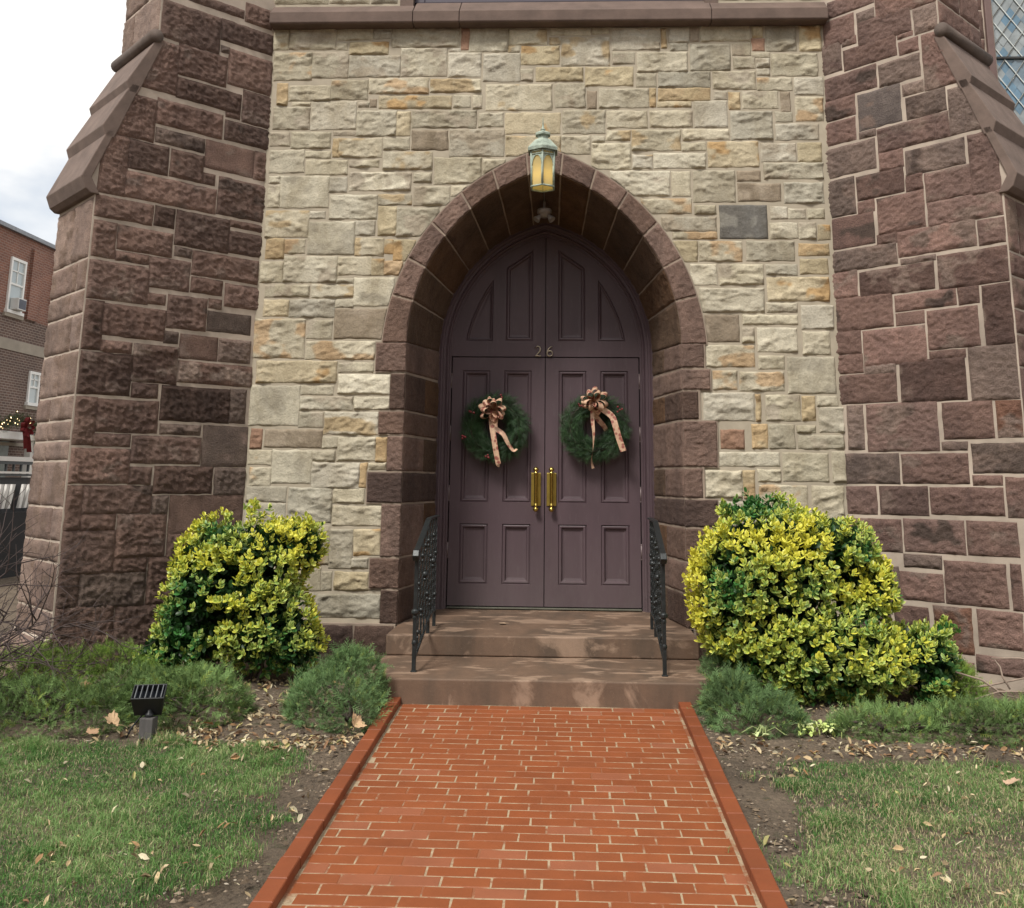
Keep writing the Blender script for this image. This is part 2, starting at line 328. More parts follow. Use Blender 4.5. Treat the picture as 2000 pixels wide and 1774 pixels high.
st = Stones()
def ring_taper(U, W):
    s = np.where(U >= XS, 1., -1.); d = np.hypot(U-XS+s*HO, W-ZO)-RX
    return np.where(W > ZS, sstep(-.01, .07, d)*.8+.2, 1.)
for (u0, z0, u1, z1, c) in parse(TAN):
    u0 -= .004; u1 += .004; z0 -= .003; z1 += .003
    pal = TANC[c]; col = pal[int(RNG.integers(len(pal)))]
    kf = 1+float(RNG.normal(0, .07)); col = tuple(v*kf for v in col)
    stain = None
    if c == 'm': stain = ((.43,.32,.20), -.05)
    elif c == 'y': stain = ((.41,.28,.14), -.12)
    elif c == 'o': stain = ((.43,.35,.22), -.0)
    elif c == 's': stain = ((.37,.345,.275), -.08)
    elif c == 'b': stain = ((.335,.285,.22), -.03)
    elif c == 'd': stain = ((.24,.235,.21), -.1)
    elif c in '-w' and RNG.random() < .35: stain = ((.37,.33,.26), -.05)
    elif c in '-' and RNG.random() < .2: stain = ((.40,.32,.20), -.12)
    k = 'smooth' if c in 'sbd' else 'tan'
    st.block(wall_fn, u0, z0, u1, z1, col, amp=.017 if k == 'smooth' else .029, base=.004, step=.0130, kind=k, edge=.015, stain=stain, hmul=ring_taper)
# the storey above the string course, both sides of the window
def fill_random(st, u0, z0, u1, z1, cell, fn, cols, sizes, gap=.012, **kw):
    nu, nz = int(round((u1-u0)/cell[0])), int(round((z1-z0)/cell[1])); cu, cz = (u1-u0)/nu, (z1-z0)/nz
    occ = np.zeros((nu, nz), bool)
    for j in range(nz):
        for i in range(nu):
            if occ[i, j]: continue
            opts = list(sizes); random.shuffle(opts)
            for w, h in opts + [(1, 1)]:
                w = min(w, nu-i); h = min(h, nz-j)
                if not occ[i:i+w, j:j+h].any(): break
            occ[i:i+w, j:j+h] = True
            st.block(fn, u0+i*cu+gap*.5, z0+j*cz+gap*.5, u0+(i+w)*cu-gap*.5, z0+(j+h)*cz-gap*.5, cols[int(RNG.integers(len(cols)))], **kw)
for a, b in ((-2.68, -1.45), (1.62, 2.64)):
    fill_random(st, a, 6.05, b, 7.3, (.13, .11), wall_fn, TANC['-']+TANC['g'], [(2,2),(3,2),(2,1),(4,2)], amp=.03, base=.016, step=.03, edge=.022)
back = MB()
# mortar body: n-shaped outline round the opening
RM = RI+.09
out = [(-2.75, -.25), (-2.75, 5.9), (2.72, 5.9), (2.72, -.25), (XS+HW+.09, -.25), (XS+HW+.09, ZS)]
for i in range(1, 15): a = PHI*1.0*i/15; out.append((XS-HS+RM*math.cos(a), ZS+RM*math.sin(a)))
ap = ZS+math.sqrt(RM*RM-HS*HS); out.append((XS, ap))
for i in range(14, 0, -1): a = PHI*i/15; out.append((XS+HS-RM*math.cos(a), ZS+RM*math.sin(a)))
out += [(XS-HW-.09, ZS), (XS-HW-.09, -.25)]
back.prism(out, lambda a, b, d: (a, d, b), 0., .5)
back.box(-2.75, -1.4, 0., .5, 5.902, 7.6); back.box(1.6, 2.72, 0., .5, 5.902, 7.6); back.box(-1.398, 1.598, .3, .5, 5.902, 7.6)
st.build('stone_wall', M['tan'], church, back, M['mortar_tan'])

# -------- brown base course along the foot of the wall
BRC = [(.112,.072,.056), (.098,.062,.049), (.125,.082,.064), (.105,.070,.058), (.135,.086,.066), (.09,.06,.05)]
def flat_fn(y):
    return lambda U, W: (np.stack([U, np.full(len(U), y), W], 1), np.tile([0., -1., 0.], (len(U), 1)))
for x0, x1, xs_ in ((-2.63, -1.262, (-2.63, -2.05, -1.62, -1.27)), (1.262, 2.6, (1.27, 1.7, 2.25, 2.6))):
    st = Stones(); mb = MB()
    for a, b in zip(xs_[:-1], xs_[1:]): st.block(flat_fn(-.05), a+.008, .02, b-.008, .30, BRC[int(RNG.integers(6))], amp=.018, base=.004, kind='brown', step=.018)
    mb.box(x0, x1, -.05, -.001, -.2, .315)
    st.build('base_course', M['brown'], church, mb, M['mortar_brown'])

# -------- arch ring, quoins and reveals
def arc_front(t):      # t: 0 at right springing .. 1 apex .. 2 at left springing ; returns x,z and outward normal
    t = np.asarray(t, float); r = t <= 1; a = np.where(r, t, 2-t)*PHI; s = np.where(r, 1., -1.)
    return s, a
def ring_fn(U, W):     # U: 0..2 along the arch (scaled by L), W: radius
    s, a = arc_front(U); b = BO+(PHO-BO)*a/PHI; w = (W-RI)/(RO-RI)
    xi, zi = -HS+RI*np.cos(a), ZS+RI*np.sin(a); xo, zo = -HO+RX*np.cos(b), ZO+RX*np.sin(b)
    x = XS+s*(xi+(xo-xi)*w); z = zi+(zo-zi)*w
    return np.stack([x, np.full(len(U), -.012), z], 1), np.tile([0., -1., 0.], (len(U), 1))
DY, RB, ZB = 1.0, 1.055, ZD
def soffit_fn(U, W):   # W: 0 at the face .. 1 at the door frame
    s, a = arc_front(U); xf = XS+s*(-HS+RI*np.cos(a)); zf = ZS+RI*np.sin(a)
    ab = a/PHI*math.acos(HD/RD(RB)); xb = XS+s*(-HD+RD(RB)*np.cos(ab)); zb = ZB+RD(RB)*np.sin(ab)
    P = np.stack([xf+(xb-xf)*W, -.012+(DY+.012)*W, zf+(zb-zf)*W], 1)
    n = np.stack([-s*np.cos(a), np.full(len(U), -.2), -np.sin(a)], 1); n /= np.linalg.norm(n, axis=1)[:, None]
    return P, n
xj = [1.245, 1.19, 1.085, .91, .68, .425, .15]
tj = [math.acos((x+HS)/RI)/PHI if x < HW else 0. for x in xj]
spans = [(tj[i], tj[i+1]) for i in range(6)] + [(tj[6], 2-tj[6])] + [(2-tj[i+1], 2-tj[i]) for i in range(6)]
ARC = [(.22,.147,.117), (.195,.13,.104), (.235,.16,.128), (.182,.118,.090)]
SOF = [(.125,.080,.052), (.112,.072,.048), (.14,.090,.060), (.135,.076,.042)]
st = Stones()
gt = .0038
for k, (a, b) in enumerate(spans):
    L = (b-a)*PHI*RI
    # scale u so that noise and steps are metric
    def mk(fn, sc): return lambda U, W, fn=fn, sc=sc: fn(U/sc, W)
    sc = PHI*RI
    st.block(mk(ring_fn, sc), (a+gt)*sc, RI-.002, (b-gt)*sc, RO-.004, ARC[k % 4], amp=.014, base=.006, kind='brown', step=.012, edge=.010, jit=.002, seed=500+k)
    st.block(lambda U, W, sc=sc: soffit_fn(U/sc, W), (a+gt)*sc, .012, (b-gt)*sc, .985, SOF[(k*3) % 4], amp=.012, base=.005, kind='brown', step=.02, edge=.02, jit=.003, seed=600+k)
def jz(z):             # reveal joints rise towards the back only near the springing
    return np.where(z < 2.3, z, 2.3+(z-2.3)*(ZB-2.3)/(ZS-2.3))
def reveal_fn(s):
    def f(U, W):       # U depth 0..1, W height
        P = np.stack([XS+s*(HW+(RB-HW)*U), -.012+(DY+.012)*U, W+(jz(W)-W)*U], 1)
        n = np.array([-s*1., -.19, 0.]); n /= np.linalg.norm(n); return P, np.tile(n, (len(U), 1))
    return f
QL = [(.31,.59,1.40),(.60,.855,1.51),(.865,1.31,1.42),(1.32,1.585,1.565),(1.595,1.90,1.39),(1.915,2.12,1.48),(2.13,2.455,1.385),(2.47,2.737,1.53)]
QR = [(.31,.585,1.44),(.595,.85,1.40),(.86,1.135,1.44),(1.145,1.38,1.50),(1.39,1.645,1.385),(1.655,2.055,1.51),(2.065,2.315,1.365),(2.325,2.51,1.466),(2.52,2.737,1.42)]
for s, Q in ((-1, QL), (1, QR)):
    for i, (z0, z1, xo) in enumerate(Q):
        c = ARC[(i*3+(s > 0)) % 4] if i % 3 else BRC[i % 6]
        c = tuple(v*.95 for v in c)
        ff = lambda U, W, s=s: (np.stack([XS*(1-(U-HW)/.3)+s*U, np.full(len(U), -.012), W], 1), np.tile([0., -1., 0.], (len(U), 1)))
        st.block(ff, HW-.004, z0+.004, xo-.004, z1-.004, c, amp=.014, base=.006, kind='brown', step=.012, edge=.010, jit=.003)
        cut = [0.012, .985] if i % 2 else [0.012, .55+.1*random.random(), .985]
        for a, b in zip(cut[:-1], cut[1:]):
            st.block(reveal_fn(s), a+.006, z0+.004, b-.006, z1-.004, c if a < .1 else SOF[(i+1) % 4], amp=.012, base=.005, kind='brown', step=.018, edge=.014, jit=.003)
mb = MB()
# mortar skin behind the voussoirs and reveals
vs = []; K = 40
path = [(1, z) for z in (-.25, 1., 2.3, 2.5)] 
def skin_pt(t, w, off):
    s, a = arc_front(np.array([t])); P, n = soffit_fn(np.array([t]), np.array([w])); p = P[0] - n[0]*off*0 - n[0]*off
    return p
cols_ = []
for s in (1,):
    for z in (-.25, 1., 2.3, 2.5, 2.65):
        P, n = reveal_fn(1)(np.array([0., 1.]), np.array([z, z])); cols_.append((P[0]-n[0]*.0, P[1]-n[1]*.0))
for i in range(K+1):
    t = 2*i/K; P, n = soffit_fn(np.array([t, t]), np.array([0., 1.])); cols_.append((P[0], P[1]))
for z in (2.65, 2.5, 2.3, 1., -.25):
    P, n = reveal_fn(-1)(np.array([0., 1.]), np.array([z, z])); cols_.append((P[0], P[1]))
V = [p for c in cols_ for p in c]
mb.add(V, [(2*i, 2*i+1, 2*i+3, 2*i+2) for i in range(len(cols_)-1)])
# front mortar face of the ring and the quoins
rv = []
for i in range(K+1):
    t = 2*i/K
    for R in (RI, RO+.006): P, n = ring_fn(np.array([t]), np.array([R])); rv.append(P[0])
mb.add(rv, [(2*i, 2*i+1, 2*i+3, 2*i+2) for i in range(K)])
for s, Q in ((-1, QL), (1, QR)):
    for z0, z1, xo in Q: 
        a, b = sorted((XS+s*HW, s*(xo+.004))); mb.add([(a,-.0125,z0-.005),(b,-.0125,z0-.005),(b,-.0125,z1+.005),(a,-.0125,z1+.005)], [(0,1,2,3)])
st.build('arch_surround', M['brown'], church, mb, M['mortar_brown'])

# -------- string course and window over the door
def sc_poly(top): return [(0., 5.785), (-.125, 5.785), (-.14, 5.80), (-.14, 5.905), (-.125, 5.918), (0., top)]
for x0, x1, top in ((-2.66, -1.285, 5.985), (-1.28, -.84, 5.985), (-.835, 1.545, 5.985), (1.55, 2.63, 5.985)):
    mb = MB(); p = sc_poly(top)[:-1]
    p += [(.05, 6.085), (.25, 6.085), (.25, 5.91), (0., 5.91)] if x0 in (-1.28, -.835) else [(-.04, 6.01), (0., 6.01)]
    mb.prism(p, lambda a, b, d: (d, a, b), x0, x1)
    mb.obj('string_course', M['brown_smooth'], church, bevel=.006)
mb = MB(); 
mb.box(-1.30, -1.2, .06, .25, 6.087, 7.5); mb.box(1.40, 1.50, .06, .25, 6.087, 7.5); mb.box(-1.2, 1.40, .06, .25, 6.087, 6.16); mb.box(.06, .14, .07, .24, 6.16, 7.5)
M['purple'] = mat_plain('purple_paint', (.052, .042, .062), .5, var=.12, scale=3.)
uw = mb.obj('upper_window', M['purple'], church, bevel=.008)
mb = MB(); mb.box(-1.2, 1.40, .17, .18, 6.161, 7.5)
t = NT('dark_glass'); t.col((.03,.035,.045)); t.set(Roughness=.08); M['dark_glass'] = t.m
mb.obj('pane', M['dark_glass'], uw)
for a, b in ((-1.43, -1.302), (1.502, 1.63)):
    mb = MB(); mb.box(a, b, -.012, .32, 6.012, 7.6); mb.obj('window_jamb', M['brown_smooth'], church)

# -------- buttresses
def prof(z):
    z = np.asarray(z, float)
    return np.where(z < .32, 1.505+(.32-z)*1.15, np.where(z < 3.85, 1.505, np.where(z < 5.27, np.interp(z, [3.85, 3.94, 5.27], [1.535, 1.575, 1.115]), 1.10)))
TH = .87
def buttress(sgn, cx, table, face_cols, end_cols, mortar, zend, label):
    side = np.array([sgn*A2, -A2, 0.]); end = np.array([sgn*A2, A2, 0.])       # run of the inner face / of the outer end
    nin = np.array([-sgn*A2, -A2, 0.]); nout = side
    c0 = np.array([cx, 0., 0.])
    def sfn(U, W):
        return c0 + U[:, None]*side + W[:, None]*np.array([0, 0, 1.]), np.tile(nin, (len(U), 1))
    def efn(U, W):
        s = prof(W); P = c0 + s[:, None]*side + U[:, None]*end + W[:, None]*np.array([0, 0, 1.])
        return P, np.tile(nout, (len(U), 1))
    st = Stones()
    for (u0, z0, u1, z1, c) in parse(table):
        pal = face_cols; col = pal[int(RNG.integers(len(pal)))]
        k = {'k': .72, 'l': 1.18, 'p': .95, 'r': 1., 'g': .9}.get(c, 1.); kr = 1+float(RNG.normal(0, .12)); col = tuple(v*k*kr for v in col); hq = RNG.random(); gy = sum(col)/3
        if hq < .22: col = lerp(col, (gy*1.24, gy*.98, gy*.82), .7)
        elif hq < .32: col = tuple(v*.68 for v in col)
        if c == 'r': col = (.20, .105, .072)
        if c == 'g': col = (.165, .135, .122)
        stain = ((.29,.22,.18), -.12) if c == 'l' else (((.235,.17,.14), -.2) if RNG.random() < .5 else (((.105,.075,.062), -.22) if RNG.random() < .5 else None))
        if u0 < -.05: u0 = -.03
        kd = 'smooth' if c in 'pg' else 'brown'
        eu, ez = ((.002, .010) if sgn < 0 else (.011, .001)); u0 -= eu; u1 += eu; z0 -= ez; z1 += ez
        pm = float(prof(max(z0, -.1)))-.012
        if u1 > 1.40 or (z0 > 3.8 and u1 > pm-.14): u1 = pm
        if z0 > 5.3 and u1 > .98: u1 = 1.088
        u1 = min(u1, pm)
        if u1-u0 < .05: continue
        def sfc(U, W, u0=u0, u1=u1):
            return sfn(u0+(U-u0)*np.clip((prof(W)-.012-u0)/(u1-u0), .05, 1.), W)
        st.block(sfc, u0, max(z0, -.1), u1, z1, col, amp=.010 if kd == 'smooth' else .020, base=.004, kind=kd, step=.0135, edge=.026, stain=stain, jit=.004)
    # outer end, in courses
    zc = [-.12, .30]
    while zc[-1] < 3.45: zc.append(zc[-1] + random.choice([.16, .20, .26, .30, .36]))
    zc[-1] = 3.80
    for a, b in zip(zc[:-1], zc[1:]):
        q = random.choice([.22, .3, .42, .55, .64])
        for i, (u0, u1) in enumerate(((.0, q), (q, TH))):
            col = end_cols[int(RNG.integers(len(end_cols)))]
            st.block(efn, u0+.008, a+.008, u1-.008, b-.008, col, amp=.016, base=.010, kind='brown', step=.024, edge=.02, jit=.004, stain=((.22,.155,.12), -.1))
    zc = [5.42]
    while zc[-1] < zend-.1: zc.append(zc[-1] + random.choice([.22, .30, .38]))
    for a, b in zip(zc[:-1], zc[1:]):
        q = random.choice([.3, .45, .6])
        for u0, u1 in ((0., q), (q, TH)):
            st.block(efn, u0+.008, a+.008, u1-.008, b-.008, end_cols[int(RNG.integers(len(end_cols)))], amp=.016, base=.010, kind='brown', step=.024, edge=.02, jit=.004)
    mb = MB()
    out = [(-.3, -.3), (1.505+.62*1.15, -.3), (1.505, .32), (1.505, 3.85), (1.535, 3.86), (1.565, 3.94), (1.115, 5.27), (1.10, 5.3), (1.10, zend), (-.3, zend)]
    mb.prism(out, lambda a, b, d: tuple(c0 + a*side + b*np.array([0, 0, 1.]) + d*end), 0., TH)
    root = st.build('buttress', M['brown'], church, mb, mortar)
    root['label'] = label
    slabs = [[(1.47, 3.815), (1.545, 3.815), (1.59, 3.85), (1.63, 3.95), (1.456, 4.39), (1.39, 4.39), (1.548, 3.95), (1.50, 3.87)],
             [(1.40, 4.325), (1.472, 4.325), (1.505, 4.42), (1.298, 4.85), (1.22, 4.85)],
             [(1.24, 4.765), (1.312, 4.765), (1.345, 4.86), (1.130, 5.30), (1.05, 5.30)]]
    for p in slabs:
        mb = MB(); mb.prism(p, lambda a, b, d: tuple(c0 + a*side + b*np.array([0, 0, 1.]) + d*end), -.022, TH+.02)
        mb.obj('weathering_slab', M['cap'], root, bevel=.008)
    mb = MB(); p0 = c0 + 1.125*side + np.array([0, 0, 5.345]) - .03*end; p1 = p0 + (TH+.06)*end
    mb.tube([p0, p1], .062, 14); mb.obj('roll_moulding', M['cap_dark'], root)
    return root
M['cap'] = mat_plain('weathered_cap_stone', (.145, .105, .087), .9, var=.3, scale=6., bump=.7, bscale=110., bdist=.006)
M['cap_dark'] = mat_plain('sooty_roll_stone', (.115, .088, .074), .9, var=.3, scale=6., bump=.6, bscale=90., bdist=.006)
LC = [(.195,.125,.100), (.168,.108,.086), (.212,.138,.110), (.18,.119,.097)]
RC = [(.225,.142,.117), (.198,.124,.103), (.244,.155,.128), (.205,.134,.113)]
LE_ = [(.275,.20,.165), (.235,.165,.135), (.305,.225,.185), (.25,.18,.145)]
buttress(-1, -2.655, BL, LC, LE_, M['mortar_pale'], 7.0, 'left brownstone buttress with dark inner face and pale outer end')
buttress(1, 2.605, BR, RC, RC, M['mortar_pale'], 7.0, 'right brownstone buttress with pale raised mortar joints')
# tower body behind and nave wall with its leaded window
mb = MB(); mb.box(-3.3, 3.3, 1.45, 6., -.3, 7.6); mb.box(-3.3, -2.70, .5, 1.45, -.3, 7.6); mb.box(2.70, 3.3, .5, 1.45, -.3, 7.6); mb.box(-2.70, 2.70, .5, 1.45, 4.62, 7.6)
mb.box(-2.70, -1.5, .5, 1.45, -.3, 4.62); mb.box(1.5, 2.70, .5, 1.45, -.3, 4.62)
mb.obj('tower_body', M['mortar_brown'], church)
st = Stones(); mb = MB(); mb.box(3.3, 4.62, .9, 6., -.3, 9.); mb.box(4.62, 6.2, .9, 6., -.3, 3.0); mb.box(6.2, 12., .9, 6., -.3, 9.); mb.box(4.62, 6.2, 1.3, 6., 3.0, 9.)
for a, b, z0, z1 in ((3.35, 4.52, 0., 7.5), (4.52, 6.3, 0., 2.9), (6.32, 9., 0., 7.5)):
    fill_random(st, a, z0, b, z1, (.2, .16), flat_fn(.9), RC, [(2,2),(3,2),(2,1),(3,1)], amp=.02, base=.014, step=.045, kind='brown')
st.build('nave_wall', M['brown'], church, mb, M['mortar_pale'])
mb = MB()
mb.box(4.53, 4.60, .86, 1.0, 3., 8.); mb.box(6.22, 6.29, .86, 1.0, 3., 8.); mb.box(4.53, 6.29, .84, 1.0, 2.9, 3.)
lw = mb.obj('leaded_window', M['purple_brown'] if 'purple_brown' in M else mat_plain('window_frame_paint', (.15,.095,.085), .6, var=.15), church, bevel=.008)
V = []; F = []; C = []; 
dw, dh = .205, .30
for i in range(-1, 10):
    for j in range(0, 40):
        cx_, cz_ = 4.62+i*dw+(j % 2)*dw/2, 3.0+j*dh/2
        if cx_ < 4.6 or cx_ > 6.2 or cz_ > 8: continue
        b = len(V); tl = RNG.normal(0, .004, 2)
        V += [(cx_-dw/2, .95+tl[0], cz_), (cx_, .95-tl[1], cz_-dh/2), (cx_+dw/2, .95-tl[0], cz_), (cx_, .95+tl[1], cz_+dh/2)]
        F.append((b, b+1, b+2, b+3)); q = RNG.random()
        c = (.10,.19,.27) if q < .3 else ((.24,.27,.28) if q < .6 else ((.30,.33,.33) if q < .85 else (.16,.22,.27)))
        C += [c]*4
M['leaded_glass'] = mat_vcol('leaded_glass', .12, .35, 6., 0., spec=.8)
link('diamond_pane', np_mesh('diamond_pane', V, [np.array(F)], None, C), M['leaded_glass'], lw)
mb = MB()
for i in range(-22, 24):
    for d in (1, -1):
        # lead lines, clipped to the light
        x0 = 4.62+i*dw; z0 = 3.0; x1 = x0 + d*5.*dw/dh; z1 = 8.
        if d < 0: x0 += 0
        t0, t1 = 0., 1.
        for lo, hi in ((4.6, 6.22),):
            dx = x1-x0
            ta, tb = sorted(((lo-x0)/dx, (hi-x0)/dx)); t0, t1 = max(t0, ta), min(t1, tb)
        if t1-t0 < .01: continue
        p = lambda t: (x0+(x1-x0)*t, .94, z0+(z1-z0)*t)
        mb.tube([p(t0), p(t1)], .006, 5)
M['lead'] = mat_plain('lead_came', (.42,.45,.44), .6, var=.1)
mb.obj('lead_came', M['lead'], lw)
M['iron_bar'] = mat_plain('iron_bar', (.03,.03,.03), .5)
for z in (4.6, 5.86, 7.1): mb = MB(); mb.box(4.6, 6.22, .925, .945, z, z+.022); mb.obj('saddle_bar', M['iron_bar'], lw)
# ================================================================= door case
M['door'] = None
t = NT('aubergine_paint')
f = t.noise(3., 5, .6, stretch=(1, 1, .3)); f2 = t.noise(26., 6, .75, stretch=(1.4, 1, .25))
c = t.mix(1., t.ramp(f, [(.3, g(.86)), (.7, g(1.14))]), (.078,.051,.060), 'MULTIPLY')
c = t.mix(t.ramp(f2, [(.55, g(0)), (.72, g(.5))]), c, (.12,.098,.10))
tcd = t.n('ShaderNodeTexCoord'); spd = t.n('ShaderNodeSeparateXYZ'); t.l(tcd.outputs['Object'], spd.inputs[0]); md = t.n('ShaderNodeMapRange'); t.l(spd.outputs['Z'], md.inputs[0]); md.inputs[1].default_value = 1.1; md.inputs[2].default_value = .35; md.inputs[3].default_value = 0.; md.inputs[4].default_value = .55
dm = t.n('ShaderNodeMath', operation='MULTIPLY'); t.l(md.outputs[0], dm.inputs[0]); t.l(t.noise(11., 6, .75, stretch=(1, 1, .4)), dm.inputs[1])
c = t.mix(dm.outputs[0], c, (.14,.12,.115))
t.col(c); t.set(Roughness=.5); t.bump(t.noise(40., 4, .6, stretch=(3, 1, .2)), .12, .004); M['door'] = t.m
M['hinge'] = mat_plain('worn_hinge', (.16,.125,.125), .45, .2, .3)
M['brass'] = mat_plain('polished_brass', (.62,.47,.12), .22, 1., .1)
M['brass_plate'] = mat_plain('brass_plate', (.50,.40,.10), .38, 1., .18, scale=14.)
M['brass_old'] = mat_plain('tarnished_numeral', (.42,.36,.27), .4, .7, .2, scale=40.)

def offset_poly(P, d):
    n = len(P); out = []
    for i in range(n):
        p0, p1, p2 = Vector(P[i-1]), Vector(P[i]), Vector(P[(i+1) % n])
        e1 = (p1-p0).normalized(); e2 = (p2-p1).normalized(); n1 = Vector((-e1.y, e1.x)); n2 = Vector((-e2.y, e2.x))
        b = (n1+n2); b = b/b.length_squared*2 if b.length > 1e-6 else n1
        out.append(tuple(p1 + b*d*.5*1.0 if False else p1 + b*d))
    return out
def ccw(P): 
    a = sum(P[i][0]*P[(i+1) % len(P)][1]-P[(i+1) % len(P)][0]*P[i][1] for i in range(len(P))); return P if a > 0 else P[::-1]
def panelled(name, outline, panels, y, mat, parent, thick=.05):
    """flat slab facing -y whose panels are sunk behind a moulding"""
    bm = bmesh.new(); outline = ccw(outline); es = []
    def loop(P, yy):
        vs = [bm.verts.new((a, yy, b)) for a, b in P]
        return vs
    ov = loop(outline, y); es += [bm.edges.new((ov[i], ov[(i+1) % len(ov)])) for i in range(len(ov))]
    for P in panels:
        P = ccw(P); prev = loop(P, y); es += [bm.edges.new((prev[i], prev[(i+1) % len(P)])) for i in range(len(P))]
        k_ = 1. if len(P) < 7 else .62
        for d, dy in ((.004, .012), (.018, .004), (.030, .006), (.040, .026), (.062, .030)):
            Q = offset_poly(P, d*k_); cur = loop(Q, y+dy)
            for i in range(len(P)): bm.faces.new((prev[i], prev[(i+1) % len(P)], cur[(i+1) % len(P)], cur[i]))
            prev = cur
        bm.faces.new(prev)
    bmesh.ops.triangle_fill(bm, edges=es, use_beauty=True, use_dissolve=False)
    bv = loop(outline, y+thick); n = len(ov)
    for i in range(n): bm.faces.new((ov[i], bv[i], bv[(i+1) % n], ov[(i+1) % n]))
    bmesh.ops.recalc_face_normals(bm, faces=bm.faces)
    me = bpy.data.meshes.new(name); bm.to_mesh(me); bm.free()
    return link(name, me, mat, parent)

YD = 1.03; X0 = -.022
# frame: stepped mouldings swept over jambs and round head
prf = [(.940, YD+.06), (.940, YD-.015), (.958, YD-.015), (.964, YD-.035), (.976, YD-.045), (.988, YD-.04), (.992, YD-.06), (1.015, YD-.06), (1.02, YD-.085), (1.032, YD-.095), (1.05, YD-.09), (1.075, YD-.09), (1.075, YD+.06)]
rows = []
def head(r, u): a = u*math.acos(HD/RD(r)); return -HD+RD(r)*math.cos(a), ZD+RD(r)*math.sin(a)
for z in (.31, 1., 2., ZD): rows.append([(X0+r, y, z) for r, y in prf])
for i in range(1, 41):
    u = i/20; rows.append([(X0+(1 if u <= 1 else -1)*head(r, u if u <= 1 else 2-u)[0], y, head(r, u if u <= 1 else 2-u)[1]) for r, y in prf])
for z in (2., 1., .31): rows.append([(X0-r, y, z) for r, y in prf])
k = len(prf); mb = MB(); mb.add([p for r in rows for p in r], [(i*k+j, (i+1)*k+j, (i+1)*k+j+1, i*k+j+1) for i in range(len(rows)-1) for j in range(k-1)])
mb.obj('door_frame', M['door'], church)
# tympanum
def arc(cx, cz, r, a0, a1, n): return [(cx+r*math.cos(a0+(a1-a0)*i/n), cz+r*math.sin(a0+(a1-a0)*i/n)) for i in range(n+1)]
for s in (-1, 1):
    X = lambda x: X0+s*x
    o = [(X(.004), 2.745), (X(.942), 2.745), (X(.942), ZD)] + [(X(head(.942, i/16)[0]), head(.942, i/16)[1]) for i in range(1, 16)] + [(X(.004), head(.942, 1)[1])]
    p1 = [(X(.128), 2.905), (X(.40), 2.905), (X(.40), 3.655), (X(.128), 3.845)]
    q = [(X(.53), 2.905)]
    q += [(X(a), b) for a, b in ((.80, 2.905), (.789, 2.97), (.772, 3.04), (.748, 3.12), (.717, 3.20), (.677, 3.29), (.632, 3.38), (.583, 3.46), (.53, 3.535))]
    tp = panelled('tympanum_panel', o, [p1, q], YD, M['door'], church)
    # one numeral on each half
    mb = MB()
    if s < 0:
        pts = [(-.128+.010, 2.825), (-.118+.012, 2.842), (-.098+.006, 2.850), (-.075, 2.842), (-.066, 2.822), (-.072, 2.800), (-.090, 2.778), (-.110, 2.757), (-.120, 2.748)]
        mb.tube([(x-.005, YD-.010, z) for x, z in pts], [.003, .0045, .006, .007, .008, .0075, .006, .0045, .004], 6)
        mb.tube([(-.126, YD-.010, 2.749), (-.100, YD-.010, 2.752), (-.072, YD-.010, 2.748), (-.066, YD-.010, 2.756)], [.004, .007, .007, .003], 6)
    else:
        pts = [(.048, 2.848), (.030, 2.842), (.012, 2.826), (.001, 2.803), (-.003, 2.780)] + [(.023+.027*math.cos(a), 2.776+.027*math.sin(a)) for a in np.linspace(math.pi, 3*math.pi, 17)]
        mb.tube([(x, YD-.010, z) for x, z in pts], [.0035, .005, .007, .008, .0085]+[.0075]*5+[.0045]*4+[.0075]*4+[.006]*4, 6)
    mb.obj('house_number', M['brass_old'], tp)
# leaves
leaves = []
for s in (-1, 1):
    X = lambda x: X0+s*x
    o = [(X(.004), .345), (X(.930), .345), (X(.930), 2.735), (X(.004), 2.735)]
    P = [[(X(a), z0), (X(b), z0), (X(b), z1), (X(a), z1)] for a, b in ((.135, .41), (.55, .825)) for z0, z1 in ((.545, 1.11), (1.315, 2.605))]
    lf = panelled('door_leaf', o, P, YD+.008, M['door'], church); leaves.append(lf)
    # long brass pull
    xh = .005+s*.0825-.035+ .004
    xh = -.106 if s < 0 else .046
    mb = MB(); mb.box(xh-.047, xh+.047, YD-.004, YD+.010, 1.285, 1.60)
    pl = mb.obj('pull_plate', M['brass_plate'], lf, bevel=.003)
    mb = MB()
    prf_ = [(.0, .215), (.010, .213), (.024, .200), (.028, .188), (.024, .178), (.012, .172), (.013, .166), (.020, .160), (.019, .148), (.014, .142), (.017, .120), (.017, .115)]
    prf_ = prf_ + [(.0165, 0.)] + [(r, -h) for r, h in prf_[::-1]]
    mb.lathe(prf_, (xh, YD-.048, 1.443), n=16)
    mb.tube([(xh, YD, 1.443+.154), (xh, YD-.046, 1.443+.154)], .011, 8); mb.tube([(xh, YD, 1.443-.154), (xh, YD-.046, 1.443-.154)], .011, 8)
    mb.obj('door_handle', M['brass'], lf)
    for z in (.86, 1.40, 1.98, 2.50):
        mb = MB(); xe = X(.936)
        mb.tube([(xe, YD-.006, z-.062), (xe, YD-.006, z+.062)], .0075, 8)
        for dz in (-.068, .068): mb.sphere((xe, YD-.006, z+dz), .009, 8)
        mb.obj('hinge', M['hinge'], lf)
mb = MB(); mb.box(X0-.93, X0+.93, YD-.03, YD+.05, .322, .335); mb.obj('threshold', mat_plain('worn_threshold', (.10,.10,.075), .6), church, bevel=.003)
mb = MB(); mb.box(X0-.94, X0+.94, YD+.02, YD+.05, .30, .36); mb.box(X0-1.07, X0+1.07, YD+.075, YD+.2, .3, 4.2); mb.obj('door_backing', mat_plain('dark_behind_door', (.01,.01,.01), .9), church)
